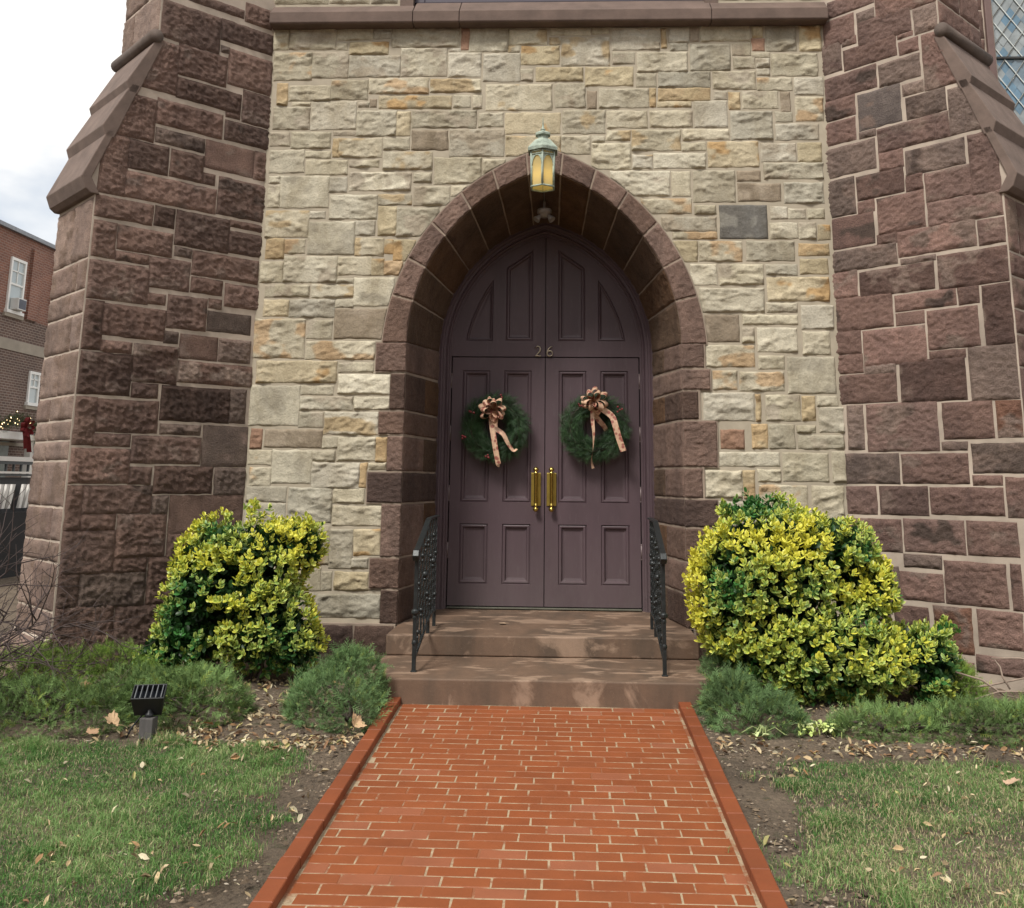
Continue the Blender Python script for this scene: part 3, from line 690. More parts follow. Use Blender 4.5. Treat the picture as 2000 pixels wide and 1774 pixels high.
# ================================================================= steps, path, ground
def gz(x, y):
    x = np.asarray(x, float); y = np.asarray(y, float)
    return .045*(np.clip(y, -9.5, .2)+1.49)
def worn_stone(name, base, pale, dark):
    t = NT(name); f = t.noise(2.2, 6, .62, stretch=(1, 2.2, 1.), dist=.6); f2 = t.noise(7., 6, .7); f3 = t.noise(1.1, 4, .6, stretch=(3., 1, .5))
    c = t.mix(t.ramp(f3, [(.42, g(0)), (.62, g(.8))]), base, dark)
    c = t.mix(t.ramp(f, [(.53, g(0)), (.60, g(.8))]), c, pale)
    c = t.mix(1., c, t.ramp(f2, [(.25, g(.8)), (.75, g(1.2))]), 'MULTIPLY')
    c = t.mix(t.ramp(t.noise(60., 3, .6), [(.70, g(0)), (.76, g(.6))]), c, (.40,.31,.25))
    t.col(c); t.set(Roughness=.72); t.bump(t.noise(60., 6, .7), .35, .005); return t.m
M['step'] = worn_stone('worn_step_stone', (.140,.087,.056), (.29,.20,.14), (.082,.056,.038))
steps = empty('stone_steps', (0, -.9, 0), 'two broad worn brownstone steps below the church door', 'steps')
def slab(name, poly, z0, z1, mat, parent, bev, wob=.006):
    bm = bmesh.new(); P = []
    n = len(poly)
    for i in range(n):
        a, b = Vector(poly[i]), Vector(poly[(i+1) % n]); k = max(1, int((b-a).length/.07))
        for j in range(k):
            p = a.lerp(b, j/k); P.append(p)
    q = np.array([(p.x*6, p.y*6, z0*9) for p in P]); w = vnoise(q, 5)*wob; w2 = vnoise(q, 8)*wob
    bot = [bm.verts.new((p.x+w[i]*.6, p.y+w2[i], z0)) for i, p in enumerate(P)]; top = [bm.verts.new((p.x+w[i], p.y+w2[i], z1+w[i]*.3)) for i, p in enumerate(P)]
    bm.faces.new(top); bm.faces.new(bot[::-1])
    for i in range(len(P)): j = (i+1) % len(P); bm.faces.new((bot[i], bot[j], top[j], top[i]))
    bmesh.ops.triangulate(bm, faces=[f for f in bm.faces if len(f.verts) > 4])
    bmesh.ops.recalc_face_normals(bm, faces=bm.faces)
    me = bpy.data.meshes.new(name); bm.to_mesh(me); bm.free()
    o = link(name, me, mat, parent); b = o.modifiers.new('bevel', 'BEVEL'); b.width = bev; b.segments = 3; b.limit_method = 'ANGLE'; b.angle_limit = math.radians(50)
    return o
slab('lower_step', [(-1.24, -.50), (-1.26, -1.10), (-1.17, -1.30), (-1.06, -1.505), (1.17, -1.495), (1.21, -1.33), (1.235, -.50)], -.15, .16, M['step'], steps, .012)
slab('upper_step', [(-1.24, -.055), (-1.24, -.615), (1.23, -.60), (1.23, -.055)], .162, .318, M['step'], steps, .012)
slab('landing', [(-1.235, -.05), (1.235, -.05), (1.06, 1.06), (-1.06, 1.06)], .10, .314, M['step'], steps, .006, .0)

# ---- brick path: running bond laid across, painted red, flush pale joints worn through
t = NT('painted_brick'); f = t.noise(5., 5, .6); f2 = t.noise(40., 5, .7)
a = t.n('ShaderNodeAttribute', attribute_name='Col').outputs['Color']
c = t.mix(1., a, t.ramp(f, [(.25, g(.86)), (.75, g(1.14))]), 'MULTIPLY')
c = t.mix(t.ramp(f2, [(.66, g(0)), (.8, g(.22))]), c, (.28,.12,.07))
t.col(c); t.set(Roughness=.62); t.bump(t.noise(45., 5, .7), .25, .004); M['brick'] = t.m
t = NT('path_mortar'); f = t.noise(4.2, 5, .65, dist=.4); f2 = t.noise(30., 5, .75)
c = t.mix(t.ramp(f2, [(.35, g(0)), (.55, g(1))]), (.24,.185,.115), (.36,.28,.18))
c = t.mix(t.ramp(f, [(.47, g(0)), (.58, g(.9))]), c, (.205,.056,.016))
c = t.mix(t.ramp(t.noise(9., 4, .7), [(.66, g(0)), (.74, g(.7))]), c, (.10,.085,.07))
t.col(c); t.set(Roughness=.9); t.bump(t.noise(90., 4, .7), .4, .004); M['path_mortar'] = t.m
V = []; F = []; C = []
YB0, YB1 = -1.51, -6.6; rh = .0945; bl = .212
def pz(y): return .045*(y+1.49) - .008
def brick(x0, x1, y0, y1, zt, c, V, F, C, bev=.0025, zb=-.05, tilt=None, wj=.0012):
    b = len(V); w = RNG.normal(0, wj, 8)
    z0, z1 = pz(y0), pz(y1); tx, ty = RNG.normal(0, .0002, 2) if tilt is None else tilt
    def zz(x, y): return z0+(z1-z0)*((y-y0)/(y1-y0)) + zt + tx*(1 if x > (x0+x1)/2 else -1) + ty*(1 if y > (y0+y1)/2 else -1)
    for (a, d, h) in ((0, 0, zb), (0, 0, -bev), (bev, 0, 0)):
        i = bev if a else 0.
        for x, y in ((x0+i+w[0], y0+i+w[1]), (x1-i+w[2], y0+i+w[3]), (x1-i+w[4], y1-i+w[5]), (x0+i+w[6], y1-i+w[7])):
            V.append((x, y, zz(x, y)+h)); C.append(c)
    for k in range(2):
        for i in range(4): j = (i+1) % 4; F.append((b+k*4+i, b+k*4+j, b+k*4+4+j, b+k*4+4+i))
    F.append((b+8, b+9, b+10, b+11))
r = 0; y = YB0
while y > YB1:
    off = (r % 2)*.5*bl + float(RNG.normal(0, .018)) + (.05 if r % 5 == 3 else 0)
    x = -.945 - off
    while x < .945:
        a = max(x+.0035, -.945); b = min(x+bl-.0035, .945)
        if b-a > .01:
            k = 1 + float(RNG.normal(0, .035)); base = lerp((.205,.053,.013), (.222,.062,.018), float(RNG.random())) if RNG.random() < .9 else (.24,.078,.034)
            brick(a, b, y-rh+.0062, y-.0005, float(RNG.normal(.0, .0003)), tuple(v*k for v in base), V, F, C)
        x += bl
    y -= rh; r += 1
path = link('brick_path', np_mesh('brick_path', V, [np.array(F)], None, C), M['brick']); tag(path, 'red painted brick path leading up to the steps', None, kind='structure')
mb = MB(); mb.add([(-1.0, YB0+.02, pz(YB0+.02)-.0013), (1.0, YB0+.02, pz(YB0+.02)-.0013), (1.0, YB1, pz(YB1)-.0013), (-1.0, YB1, pz(YB1)-.0013)], [(0, 1, 2, 3)])
o = mb.obj('path_mortar_bed', M['path_mortar']); tag(o, 'pale mortar bed between the bricks of the path', None, kind='structure')
V = []; F = []; C = []
for s in (-1, 1):
    y = -1.45
    while y > YB1:
        L = .205
        xa, xb = sorted((s*.962, s*1.045)); zt = .046
        k = 1 + float(RNG.normal(0, .06)); brick(xa+float(RNG.normal(0,.0008)), xb+float(RNG.normal(0,.0008)), y-L+.003, y-.001, zt+float(RNG.normal(0,.0006)), (.185*k,.047*k,.014*k), V, F, C, bev=.004, zb=-.16, wj=.0004, tilt=(0., 0.))
        y -= L
o = link('path_kerb', np_mesh('path_kerb', V, [np.array(F)], None, C), M['brick']); tag(o, 'low red brick kerbs along both sides of the path', None, kind='structure')

# ---- ground
def dirt_edge(y): return 1.36 + .12*np.sin(y*2.3+1.) + .10*np.sin(y*5.1)
def axis(fine0, fine1, st, far):
    a = np.arange(fine0, fine1+st*.5, st); e = np.array([.3, 1., 2.5, 6., 15., 40.])
    return np.concatenate([fine0-e[e < far][::-1]*1.0, a, fine1+e[e < far]])
xs = axis(-5.2, 4.6, .035, 60); ys = axis(-6.8, 1.0, .035, 60)
Xg, Yg = np.meshgrid(xs, ys, indexing='ij'); x = Xg.ravel(); y = Yg.ravel()
z = gz(x, y)
fine = (np.abs(x) < 5.2) & (y > -6.8) & (y < 1)
q = np.stack([x*3, y*3, np.zeros(len(x))], 1)
bump = .022*fbm(q, 4, 3) + .010*fbm(q*5, 3, 4)
under = (np.abs(x) < 1.06) & (y < -1.3)
z = z + np.where(fine, bump, 0) - .004
z = np.where(under, gz(x, y)-.05, z)
sink = sstep(.0, .25, np.abs(x)-1.05)*(1-sstep(.25, .6, np.abs(x)-1.05)); z = z - .018*sink*(y < -2.5)
# the small terrace edge cut in the soil left of the path
m = (x < -1.05) & (x > -1.55) & (y < -2.72); z = z - np.where(m, .03, 0)
z = np.where((np.abs(x) < 2.6) & (y > -.04) , np.minimum(z, -.1), z)
a, b = Xg.shape; idx = np.arange(a*b).reshape(a, b); F = np.stack([idx[:-1,:-1], idx[1:,:-1], idx[1:,1:], idx[:-1,1:]], -1).reshape(-1, 4)
t = NT('bare_soil'); f = t.noise(1.7, 6, .65); f2 = t.noise(38., 6, .75); f3 = t.noise(9., 4, .6)
c = t.ramp(f, [(.3, (.095,.070,.048)), (.5, (.17,.128,.088)), (.75, (.225,.175,.122))])
c = t.mix(1., c, t.ramp(f2, [(.25, g(.40)), (.75, g(1.6))]), 'MULTIPLY')
c = t.mix(t.ramp(f3, [(.60, g(0)), (.68, g(.6))]), c, (.075,.072,.035))
c = t.mix(t.ramp(t.noise(120., 2, .5), [(.74, g(0)), (.78, g(.8))]), c, (.32,.28,.22))
t.col(c); t.set(Roughness=.95); t.bump(t.noise(60., 8, .8), 1., .03); M['soil'] = t.m
o = link('ground', np_mesh('ground', np.stack([x, y, z], 1), [F], None, None, True), M['soil']); tag(o, 'bare brown soil and lawn ground in front of the church', None, kind='structure')
def ground_at(x, y):
    q = np.stack([x*3, y*3, np.zeros(len(x))], 1)
    return gz(x, y) + .022*fbm(q, 4, 3) + .010*fbm(q*5, 3, 4) - .004

# ---- grass
def scatter(n, x0, x1, y0, y1): return RNG.uniform(x0, x1, n), RNG.uniform(y0, y1, n)
def blades(n, x0, x1, y0, y1, dens):
    x, y = scatter(n, x0, x1, y0, y1); d = dens(x, y); k = RNG.random(n) < d; return x[k], y[k], d[k]
def lawn(x, y):
    n = fbm(np.stack([x*1.1, y*1.1, 0*x], 1), 3, 71); n2 = fbm(np.stack([x*5., y*5., 0*x], 1), 3, 72)
    e = np.abs(x)-dirt_edge(y)
    inside = sstep(-.14, .16, e + .25*n2)
    inside = np.maximum(inside, .42*((np.abs(x) > 1.08) & (n2 > .28) & (x > 0)))
    back = 1 - sstep(-2.62, -2.40, y + .18*n2 - .0*x)
    rightband = np.where(x > 0, 1-sstep(-2.72, -2.5, y+.15*n2), 1.)
    dens = inside*back*rightband*(.65 + .75*np.clip(n + .35, 0, 1) + .35*n2)
    dead = np.exp(-(((x-1.9)/.45)**2 + ((y+3.9)/.5)**2))
    return np.clip(dens*(1-.7*dead), 0, 1)
x, y, d = blades(520000, -4.6, 4.2, -5.6, -2.3, lawn)
n = len(x); z = ground_at(x, y)
tone = fbm(np.stack([x*2.2, y*2.2, 0*x], 1), 3, 88)
th = RNG.uniform(0, 2*math.pi, n); lean = RNG.uniform(.15, 1.1, n); L = RNG.uniform(.016, .044, n)*(1+.4*tone)*(1+1.1*np.clip(fbm(np.stack([x*6., y*6., 0*x], 1), 2, 91)-.12, 0, 1)*2); w = RNG.uniform(.0013, .0024, n)
dx, dy = np.cos(th), np.sin(th); ph = RNG.uniform(0, 2*math.pi, n); wx, wy = np.cos(ph), np.sin(ph)
V = np.zeros((n, 5, 3)); base = np.stack([x, y, z-.004], 1); up = np.array([0, 0, 1.]); dr = np.stack([dx, dy, 0*dx], 1); wd = np.stack([wx, wy, 0*wx], 1)
mid = base + (dr*np.sin(lean)[:, None]*.35 + up*.75)*L[:, None]*.6
tip = base + (dr*np.sin(lean)[:, None]*1.1 + up*np.cos(lean)[:, None]*.9)*L[:, None]
V[:, 0] = base-wd*w[:, None]; V[:, 1] = base+wd*w[:, None]; V[:, 2] = mid+wd*w[:, None]*.8; V[:, 3] = mid-wd*w[:, None]*.8; V[:, 4] = tip
i = np.arange(n)*5; F4 = np.stack([i, i+1, i+2, i+3], 1); F3 = np.stack([i+3, i+2, i+4], 1)
pal = np.array([(.068,.160,.040), (.112,.220,.058), (.165,.270,.090), (.27,.29,.13), (.42,.37,.22)])
pr = np.clip(1.5*tone+.5+RNG.normal(0, .22, n), 0, 1); strawp = .10 + .28*np.exp(-(((x-2.0)/.8)**2+((y+3.9)/.9)**2)) + .06*(x > 0)
ci = np.where(RNG.random(n) < strawp, 4, np.where(RNG.random(n) < .10, 3, np.clip((pr*3).astype(int), 0, 2)))
C = np.repeat(pal[ci]*RNG.uniform(.75, 1.55, (n, 1)), 5, 0)
M['grass'] = mat_vcol('grass_blade', .6, 0., 1., 0., spec=.3, transl=.25)
o = link('lawn_grass', np_mesh('lawn_grass', V.reshape(-1, 3), [F4, F3], None, C), M['grass']); tag(o, 'short patchy green lawn grass with straw mixed in', 'grass', kind='stuff')

# ---- small leaf litter
LT = np.array([(0,0,0), (.28,.16,.05), (.30,-.15,.06), (.62,.17,.10), (.64,-.14,.11), (1,0,.04), (.3,0,-.01), (.62,0,.02)])
LF3 = np.array([(0,2,6), (0,6,1), (3,7,5), (7,4,5)]); LF4 = np.array([(1,6,7,3), (6,2,4,7)])
def leaf_batch(x, y, z, size, cols, roll=.5, slim=1.):
    n = len(x); th = RNG.uniform(0, 2*math.pi, n); tl = RNG.normal(0, roll, n); rl = RNG.normal(0, roll, n)
    ct, st_ = np.cos(th), np.sin(th)
    e1 = np.stack([ct*np.cos(tl), st_*np.cos(tl), np.sin(tl)], 1); e2 = np.stack([-st_*np.cos(rl), ct*np.cos(rl), np.sin(rl)], 1); e3 = np.cross(e1, e2)
    T = LT.copy(); T[:, 0] -= .5; curl = RNG.uniform(.3, 3.2, n)
    V = (T[None, :, 0, None]*e1[:, None] + T[None, :, 1, None]*np.asarray(slim)*e2[:, None] + (T[None, :, 2]*curl[:, None])[..., None]*e3[:, None])*size[:, None, None] + np.stack([x, y, z], 1)[:, None]
    i = (np.arange(n)*8)[:, None, None]
    return V.reshape(-1, 3), (LF3[None]+i).reshape(-1, 3), (LF4[None]+i).reshape(-1, 4), np.repeat(cols, 8, 0)
def litter(x, y):
    n2 = fbm(np.stack([x*3., y*3., 0*x], 1), 3, 55)
    a = np.where(x < -1.08, np.exp(-((y+2.33+.12*np.sin(x*3))/.22)**2)*sstep(-2.9, -2.1, x), 0)
    a = np.maximum(a, np.where(x < -1.08, .5*np.exp(-((x+1.75)/.28)**2-((y+1.9)/.5)**2), 0))
    b = np.where(x > 1.08, .40*np.exp(-((y+2.38)/.17)**2), 0)
    lw_ = np.where(y < -2.5, .02+.05*(n2 > .15), 0)*(np.abs(x) > 1.07)
    bush = .35*np.exp(-(((np.abs(x+.1)-2.05)/.5)**2+((y+1.2)/.4)**2))
    return np.clip(np.maximum(np.maximum(a, b), np.maximum(lw_, bush))*(1+.8*n2), 0, 1)
x, y, d = blades(42000, -4.4, 4., -5.4, -.9, litter); n = len(x)
LP = np.array([(.50,.38,.22), (.58,.48,.30), (.62,.55,.38), (.40,.24,.12), (.32,.19,.11), (.52,.48,.20)])
ci = RNG.choice(6, n, p=[.28, .24, .16, .14, .10, .08])
sz = np.where(y < -2.5, RNG.uniform(.022, .060, n), RNG.uniform(.020, .065, n))
V, f3, f4, C = leaf_batch(x, y, ground_at(x, y)+.012+.012*(y < -2.5), sz, LP[ci]*RNG.uniform(.45, 1.0, (n, 1)), .45, RNG.uniform(.6, 1.5, n)[:, None, None])
M['leaf_dry'] = mat_vcol('dry_leaf', .75, .2, 30., 0., spec=.25)
o = link('leaf_litter', np_mesh('leaf_litter', V, [f3, f4], None, C), M['leaf_dry']); tag(o, 'small dry leaf litter scattered over soil and lawn', 'leaf litter', kind='stuff')

# ---- crumbs of soil, bark and grit on the bare ground
def grit(x, y):
    n2 = fbm(np.stack([x*4., y*4., 0*x], 1), 3, 155)
    return np.clip((np.abs(x) > 1.07)*(1-lawn(x, y))*(.35+.8*n2), 0, 1)
x, y, d = blades(60000, -3.2, 3.2, -5.4, -1.2, grit); n = len(x)
OT = np.array([(1,0,0), (0,1,0), (-1,0,0), (0,-1,0), (0,0,.8), (0,0,-.5)]); OF = np.array([(0,1,4), (1,2,4), (2,3,4), (3,0,4)])
th = RNG.uniform(0, 6.28, n); sz = RNG.uniform(.003, .009, n)*np.where(RNG.random(n) < .06, 2., 1.); sx = RNG.uniform(.6, 2.2, n)
T = OT[None]*np.stack([sx, np.ones(n), RNG.uniform(.5, 1., n)], 1)[:, None]; ct, s_ = np.cos(th)[:, None], np.sin(th)[:, None]
V = np.stack([T[..., 0]*ct-T[..., 1]*s_, T[..., 0]*s_+T[..., 1]*ct, T[..., 2]], -1)*sz[:, None, None] + np.stack([x, y, ground_at(x, y)+.001], 1)[:, None]
GP = np.array([(.10,.075,.052), (.17,.13,.09), (.24,.19,.14), (.06,.045,.035), (.34,.30,.24)]); C = np.repeat(GP[RNG.choice(5, n, p=[.3, .3, .2, .14, .06])], 6, 0)
M['grit'] = mat_vcol('soil_crumb', .95, 0., 1., 0., spec=.1)
o = link('soil_crumbs', np_mesh('soil_crumbs', V.reshape(-1, 3), [(OF[None]+(np.arange(n)*6)[:, None, None]).reshape(-1, 3)], None, C), M['grit']); tag(o, 'small crumbs of soil and bark on the bare ground by the path', 'soil', kind='stuff')

# ---- single fallen leaves large enough to count
def maple(name, loc, size, rz, tilt, col, label, curl=.25, fold=0.):
    lob = [(0,1.0), (.10,.80), (.22,.78), (.26,.60), (.40,.66), (.58,.62), (.60,.44), (.84,.36), (.70,.20), (.66,.02), (.46,-.04), (.36,-.24), (.05,-.24)]
    pts = lob + [(-a, b) for a, b in lob[::-1] if a > 0]
    V = [(0, 0.1, 0)]; 
    for a, b in pts: V.append((a, b, curl*(a*a+max(b, 0)**2*.5)*(1+.4*math.sin(5*a+3*b)) + fold*abs(a)))
    n = len(pts); F = [(0, 1+i, 1+(i+1) % n) for i in range(n)]
    mb = MB(); mb.add(V, F); mb.tube([(0, -.2, .0), (.02, -.5, .04), (.06, -.75, .02)], .018, 5)
    o = link(name, mb.mesh(name), mat_plain('leaf_'+label.split()[0], col, .75, var=.25, scale=9., spec=.25), None)
    o.location = loc; o.scale = (size*.74,)*3; o.rotation_euler = (tilt[0], tilt[1], rz)
    return tag(o, label, 'leaf')
maple('fallen_leaf', (-2.58, -2.40, .035), .115, 1.9, (.35, -.4), (.50,.35,.21), 'large curled tan maple leaf left of the floodlight post', .7, .2)
maple('fallen_leaf', (-2.72, -2.42, -.01), .085, -.6, (.1, .2), (.36,.23,.14), 'brown flattened leaf under the large curled tan leaf', .2)
maple('fallen_leaf', (-2.06, -2.20, .0), .07, 2.6, (.35, .15), (.52,.28,.16), 'orange brown maple leaf right of the floodlight post', .2)
maple('fallen_leaf', (-3.0, -1.95, .16), .06, .4, (.7, .1), (.40,.22,.13), 'small rust leaf caught on top of the left juniper', .2)
maple('fallen_leaf', (1.68, -1.80, .05), .10, .9, (.6, .2), (.45,.32,.23), 'tan maple leaf standing against the right juniper under the big shrub', .3)
maple('fallen_leaf', (2.56, -2.95, -.04), .085, -.9, (.2, -.3), (.46,.32,.22), 'tan maple leaf on the grass by the right edge', .3)
maple('fallen_leaf', (-1.12, -2.28, .03), .10, .2, (.5, .7), (.50,.34,.20), 'curled tan leaf leaning on the left kerb', .6, .2)
maple('fallen_leaf', (-.34, .05, .325), .075, 1.3, (0., .05), (.50,.36,.25), 'pale dry leaf lying on the door landing', .06)
maple('fallen_leaf', (1.35, -2.28, .0), .09, 2.2, (.2, .15), (.52,.42,.28), 'pale leaf beside the right juniper near the kerb', .3)
# ================================================================= plants
def ellipsoid_points(n, els):
    """random points on the outside of a union of ellipsoids, with outward normals"""
    els = [(np.array(c, float), np.array(r, float)) for c, r in els]
    A = np.array([(r[0]*r[1]+r[1]*r[2]+r[0]*r[2]) for c, r in els]); k = RNG.choice(len(els), n, p=A/A.sum())
    u = RNG.normal(size=(n, 3)); u /= np.linalg.norm(u, axis=1)[:, None]
    C = np.array([e[0] for e in els])[k]; R = np.array([e[1] for e in els])[k]
    P = C + u*R; N = u/R; N /= np.linalg.norm(N, axis=1)[:, None]
    keep = np.ones(n, bool)
    for i, (c, r) in enumerate(els):
        keep &= ~(((((P-c)/r)**2).sum(1) < .92) & (k != i))
    return P[keep], N[keep]
def frames(D, roll):
    h = np.tile([0., 0., 1.], (len(D), 1)); h[np.abs(D[:, 2]) > .95] = (1., 0, 0)
    a = np.cross(h, D); a /= np.linalg.norm(a, axis=1)[:, None]; b = np.cross(D, a)
    c, s = np.cos(roll)[:, None], np.sin(roll)[:, None]
    return a*c+b*s, b*c-a*s
def instance(T, F3, F4, P, D, roll, size, colv):
    """T template with x=along D, y=side, z=normal; colv (n,m,3)"""
    a, b = frames(D, roll); n = len(P)
    V = P[:, None] + size[:, None, None]*(T[None, :, 0, None]*D[:, None] + T[None, :, 1, None]*a[:, None] + T[None, :, 2, None]*b[:, None])
    i = (np.arange(n)*len(T))[:, None, None]; out = []
    if F3 is not None: out.append((F3[None]+i).reshape(-1, 3))
    if F4 is not None: out.append((F4[None]+i).reshape(-1, 4))
    return V.reshape(-1, 3), out, colv.reshape(-1, 3)
def join(parts):
    V = []; F = []; C = []; n = 0
    for v, fs, c in parts:
        V.append(v); C.append(c); F += [f+n for f in fs]; n += len(v)
    return np.concatenate(V), F, np.concatenate(C)

# ---- variegated evergreen shrubs
ET = np.array([(0,0,0), (.35,.27,.09), (.33,0,.0), (.35,-.27,.09), (.72,.25,.13), (.72,0,.035), (.72,-.25,.13), (1,0,.11)])
EF4 = np.array([(2,5,4,1), (3,6,5,2)]); EF3 = np.array([(0,2,1), (0,3,2), (4,5,7), (5,6,7)])
EDGE = np.array([.3,1,0,1,1,.15,1,1.])
M['evergreen'] = mat_vcol('glossy_evergreen_leaf', .42, 0., 1., 0., spec=.45, transl=.18)
def euonymus(name, els, n, zone, label, base, stems, seed):
    root = empty(name, base, label, 'shrub')
    P, N = ellipsoid_points(n, els)
    wob = fbm(P*3.2, 3, seed); P = P + N*(.075*wob)[:, None]; 
    k = RNG.uniform(0, 1, len(P))**1.6; P = P - N*(k*.16)[:, None]
    gap = fbm(P*4.2, 2, seed+5); keep = gap > -.42; P, N, k = P[keep], N[keep], k[keep]
    parts = []
    yel = zone(P, fbm(P*2.6, 3, seed+9)) ; inner = k
    up = N*.62 + np.array([0, -.10, .75]); up = up + RNG.normal(0, .22, up.shape); up /= np.linalg.norm(up, axis=1)[:, None]
    for j in range(7):
        az = j*2.4 + RNG.uniform(0, .9, len(P)); op = RNG.uniform(.45, 1.15, len(P)) if j > 1 else RNG.uniform(.1, .4, len(P))
        a, b = frames(up, az); D = up*np.cos(op)[:, None] + a*np.sin(op)[:, None]
        # leaf normal side: keep the upper face towards the axis
        side = b; nrm = np.cross(D, side)
        sz = RNG.uniform(.030, .056, len(P))*(.8 if j < 2 else 1.)
        Vp = (P - up*(.012*(j-3))[:, None] if False else P - up*(.007*(j-2)))[:, None] + sz[:, None, None]*(ET[None, :, 0, None]*D[:, None] + ET[None, :, 1, None]*side[:, None] - ET[None, :, 2, None]*nrm[:, None])
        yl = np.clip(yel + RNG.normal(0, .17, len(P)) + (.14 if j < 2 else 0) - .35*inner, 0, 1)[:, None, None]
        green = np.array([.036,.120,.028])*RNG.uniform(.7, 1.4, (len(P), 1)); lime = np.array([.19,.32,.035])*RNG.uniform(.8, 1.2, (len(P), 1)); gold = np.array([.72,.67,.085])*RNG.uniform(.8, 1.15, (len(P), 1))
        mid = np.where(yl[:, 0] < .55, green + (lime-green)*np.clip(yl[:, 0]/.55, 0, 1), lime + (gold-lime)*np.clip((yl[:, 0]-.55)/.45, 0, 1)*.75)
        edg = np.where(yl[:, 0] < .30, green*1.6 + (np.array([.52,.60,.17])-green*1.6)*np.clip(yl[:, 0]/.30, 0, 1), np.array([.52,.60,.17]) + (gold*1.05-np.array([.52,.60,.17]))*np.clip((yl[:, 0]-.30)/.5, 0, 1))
        c = mid[:, None]*(1-EDGE[None, :, None]) + edg[:, None]*EDGE[None, :, None]
        i = (np.arange(len(P))*8)[:, None, None]
        parts.append((Vp.reshape(-1, 3), [(EF3[None]+i).reshape(-1, 3), (EF4[None]+i).reshape(-1, 4)], c.reshape(-1, 3)))
    # filler leaves deep inside the crown, gap shade put into their dark green
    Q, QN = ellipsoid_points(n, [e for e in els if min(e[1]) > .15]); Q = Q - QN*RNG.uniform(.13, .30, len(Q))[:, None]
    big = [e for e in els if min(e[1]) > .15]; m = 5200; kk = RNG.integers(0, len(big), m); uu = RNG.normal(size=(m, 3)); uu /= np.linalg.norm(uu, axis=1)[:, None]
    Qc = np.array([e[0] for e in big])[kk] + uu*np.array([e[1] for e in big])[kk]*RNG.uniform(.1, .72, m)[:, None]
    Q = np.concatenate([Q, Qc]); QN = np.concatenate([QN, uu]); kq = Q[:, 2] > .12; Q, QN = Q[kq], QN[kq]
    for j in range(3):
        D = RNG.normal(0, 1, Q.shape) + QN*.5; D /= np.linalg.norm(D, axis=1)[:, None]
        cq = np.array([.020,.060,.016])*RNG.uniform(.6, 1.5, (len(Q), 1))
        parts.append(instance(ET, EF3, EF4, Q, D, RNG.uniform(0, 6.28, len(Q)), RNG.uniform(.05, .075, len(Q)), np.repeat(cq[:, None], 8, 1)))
    V, F, C = join(parts)
    link('foliage', np_mesh('foliage', V, F, None, C, True), M['evergreen'], root)
    mb = MB()
    for (a, b_) in stems:
        a = Vector(a); b_ = Vector(b_); pts = []
        for i in range(7):
            t_ = i/6; p = a.lerp(b_, t_); p += Vector(RNG.normal(0, .018, 3)) if 0 < i else Vector((0,0,0)); pts.append(p)
        mb.tube(pts, [.016*(1-.6*i/6) for i in range(7)], 6)
        for q in range(5):
            p = pts[2+q % 5]; d = Vector((RNG.normal(0, .5), RNG.normal(-.1, .4), RNG.uniform(.2, .9))); e = p + d*.22
            mb.tube([p, p.lerp(e, .5)+Vector(RNG.normal(0,.01,3)), e], [.006, .005, .003], 5)
    mb.obj('stem', M['bark'], root)
    return root
M['bark'] = mat_plain('grey_brown_bark', (.060,.045,.036), .9, var=.3, scale=20., bump=.5, bscale=120.)
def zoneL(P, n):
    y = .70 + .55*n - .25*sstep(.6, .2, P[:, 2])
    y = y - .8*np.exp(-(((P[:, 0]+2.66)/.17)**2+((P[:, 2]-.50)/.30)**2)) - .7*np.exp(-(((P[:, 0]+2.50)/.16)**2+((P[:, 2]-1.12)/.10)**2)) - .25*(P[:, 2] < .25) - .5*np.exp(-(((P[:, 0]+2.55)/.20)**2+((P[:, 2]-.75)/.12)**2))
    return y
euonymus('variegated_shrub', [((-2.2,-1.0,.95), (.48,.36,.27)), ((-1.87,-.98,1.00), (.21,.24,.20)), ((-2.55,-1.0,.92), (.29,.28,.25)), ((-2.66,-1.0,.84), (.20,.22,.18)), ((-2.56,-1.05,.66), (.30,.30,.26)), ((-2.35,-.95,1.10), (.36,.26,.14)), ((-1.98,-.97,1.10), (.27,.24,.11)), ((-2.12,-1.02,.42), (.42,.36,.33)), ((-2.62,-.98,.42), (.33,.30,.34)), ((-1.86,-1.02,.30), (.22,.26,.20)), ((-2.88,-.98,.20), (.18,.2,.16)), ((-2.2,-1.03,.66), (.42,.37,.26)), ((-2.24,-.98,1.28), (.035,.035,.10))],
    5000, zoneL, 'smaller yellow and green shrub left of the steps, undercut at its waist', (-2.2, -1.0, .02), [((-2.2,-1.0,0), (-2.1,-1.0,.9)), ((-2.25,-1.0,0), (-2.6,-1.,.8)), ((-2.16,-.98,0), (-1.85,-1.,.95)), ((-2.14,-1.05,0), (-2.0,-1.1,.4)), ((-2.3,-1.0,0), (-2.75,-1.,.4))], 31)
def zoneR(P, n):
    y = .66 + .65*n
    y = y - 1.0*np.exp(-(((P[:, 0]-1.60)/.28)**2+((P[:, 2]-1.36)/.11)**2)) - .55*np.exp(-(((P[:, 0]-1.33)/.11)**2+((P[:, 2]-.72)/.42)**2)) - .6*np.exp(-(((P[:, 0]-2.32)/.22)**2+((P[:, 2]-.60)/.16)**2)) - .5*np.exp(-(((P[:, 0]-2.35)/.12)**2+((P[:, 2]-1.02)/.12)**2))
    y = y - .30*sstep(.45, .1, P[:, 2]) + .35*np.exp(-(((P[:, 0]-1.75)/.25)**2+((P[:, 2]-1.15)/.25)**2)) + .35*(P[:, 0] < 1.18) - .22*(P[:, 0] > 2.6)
    return y
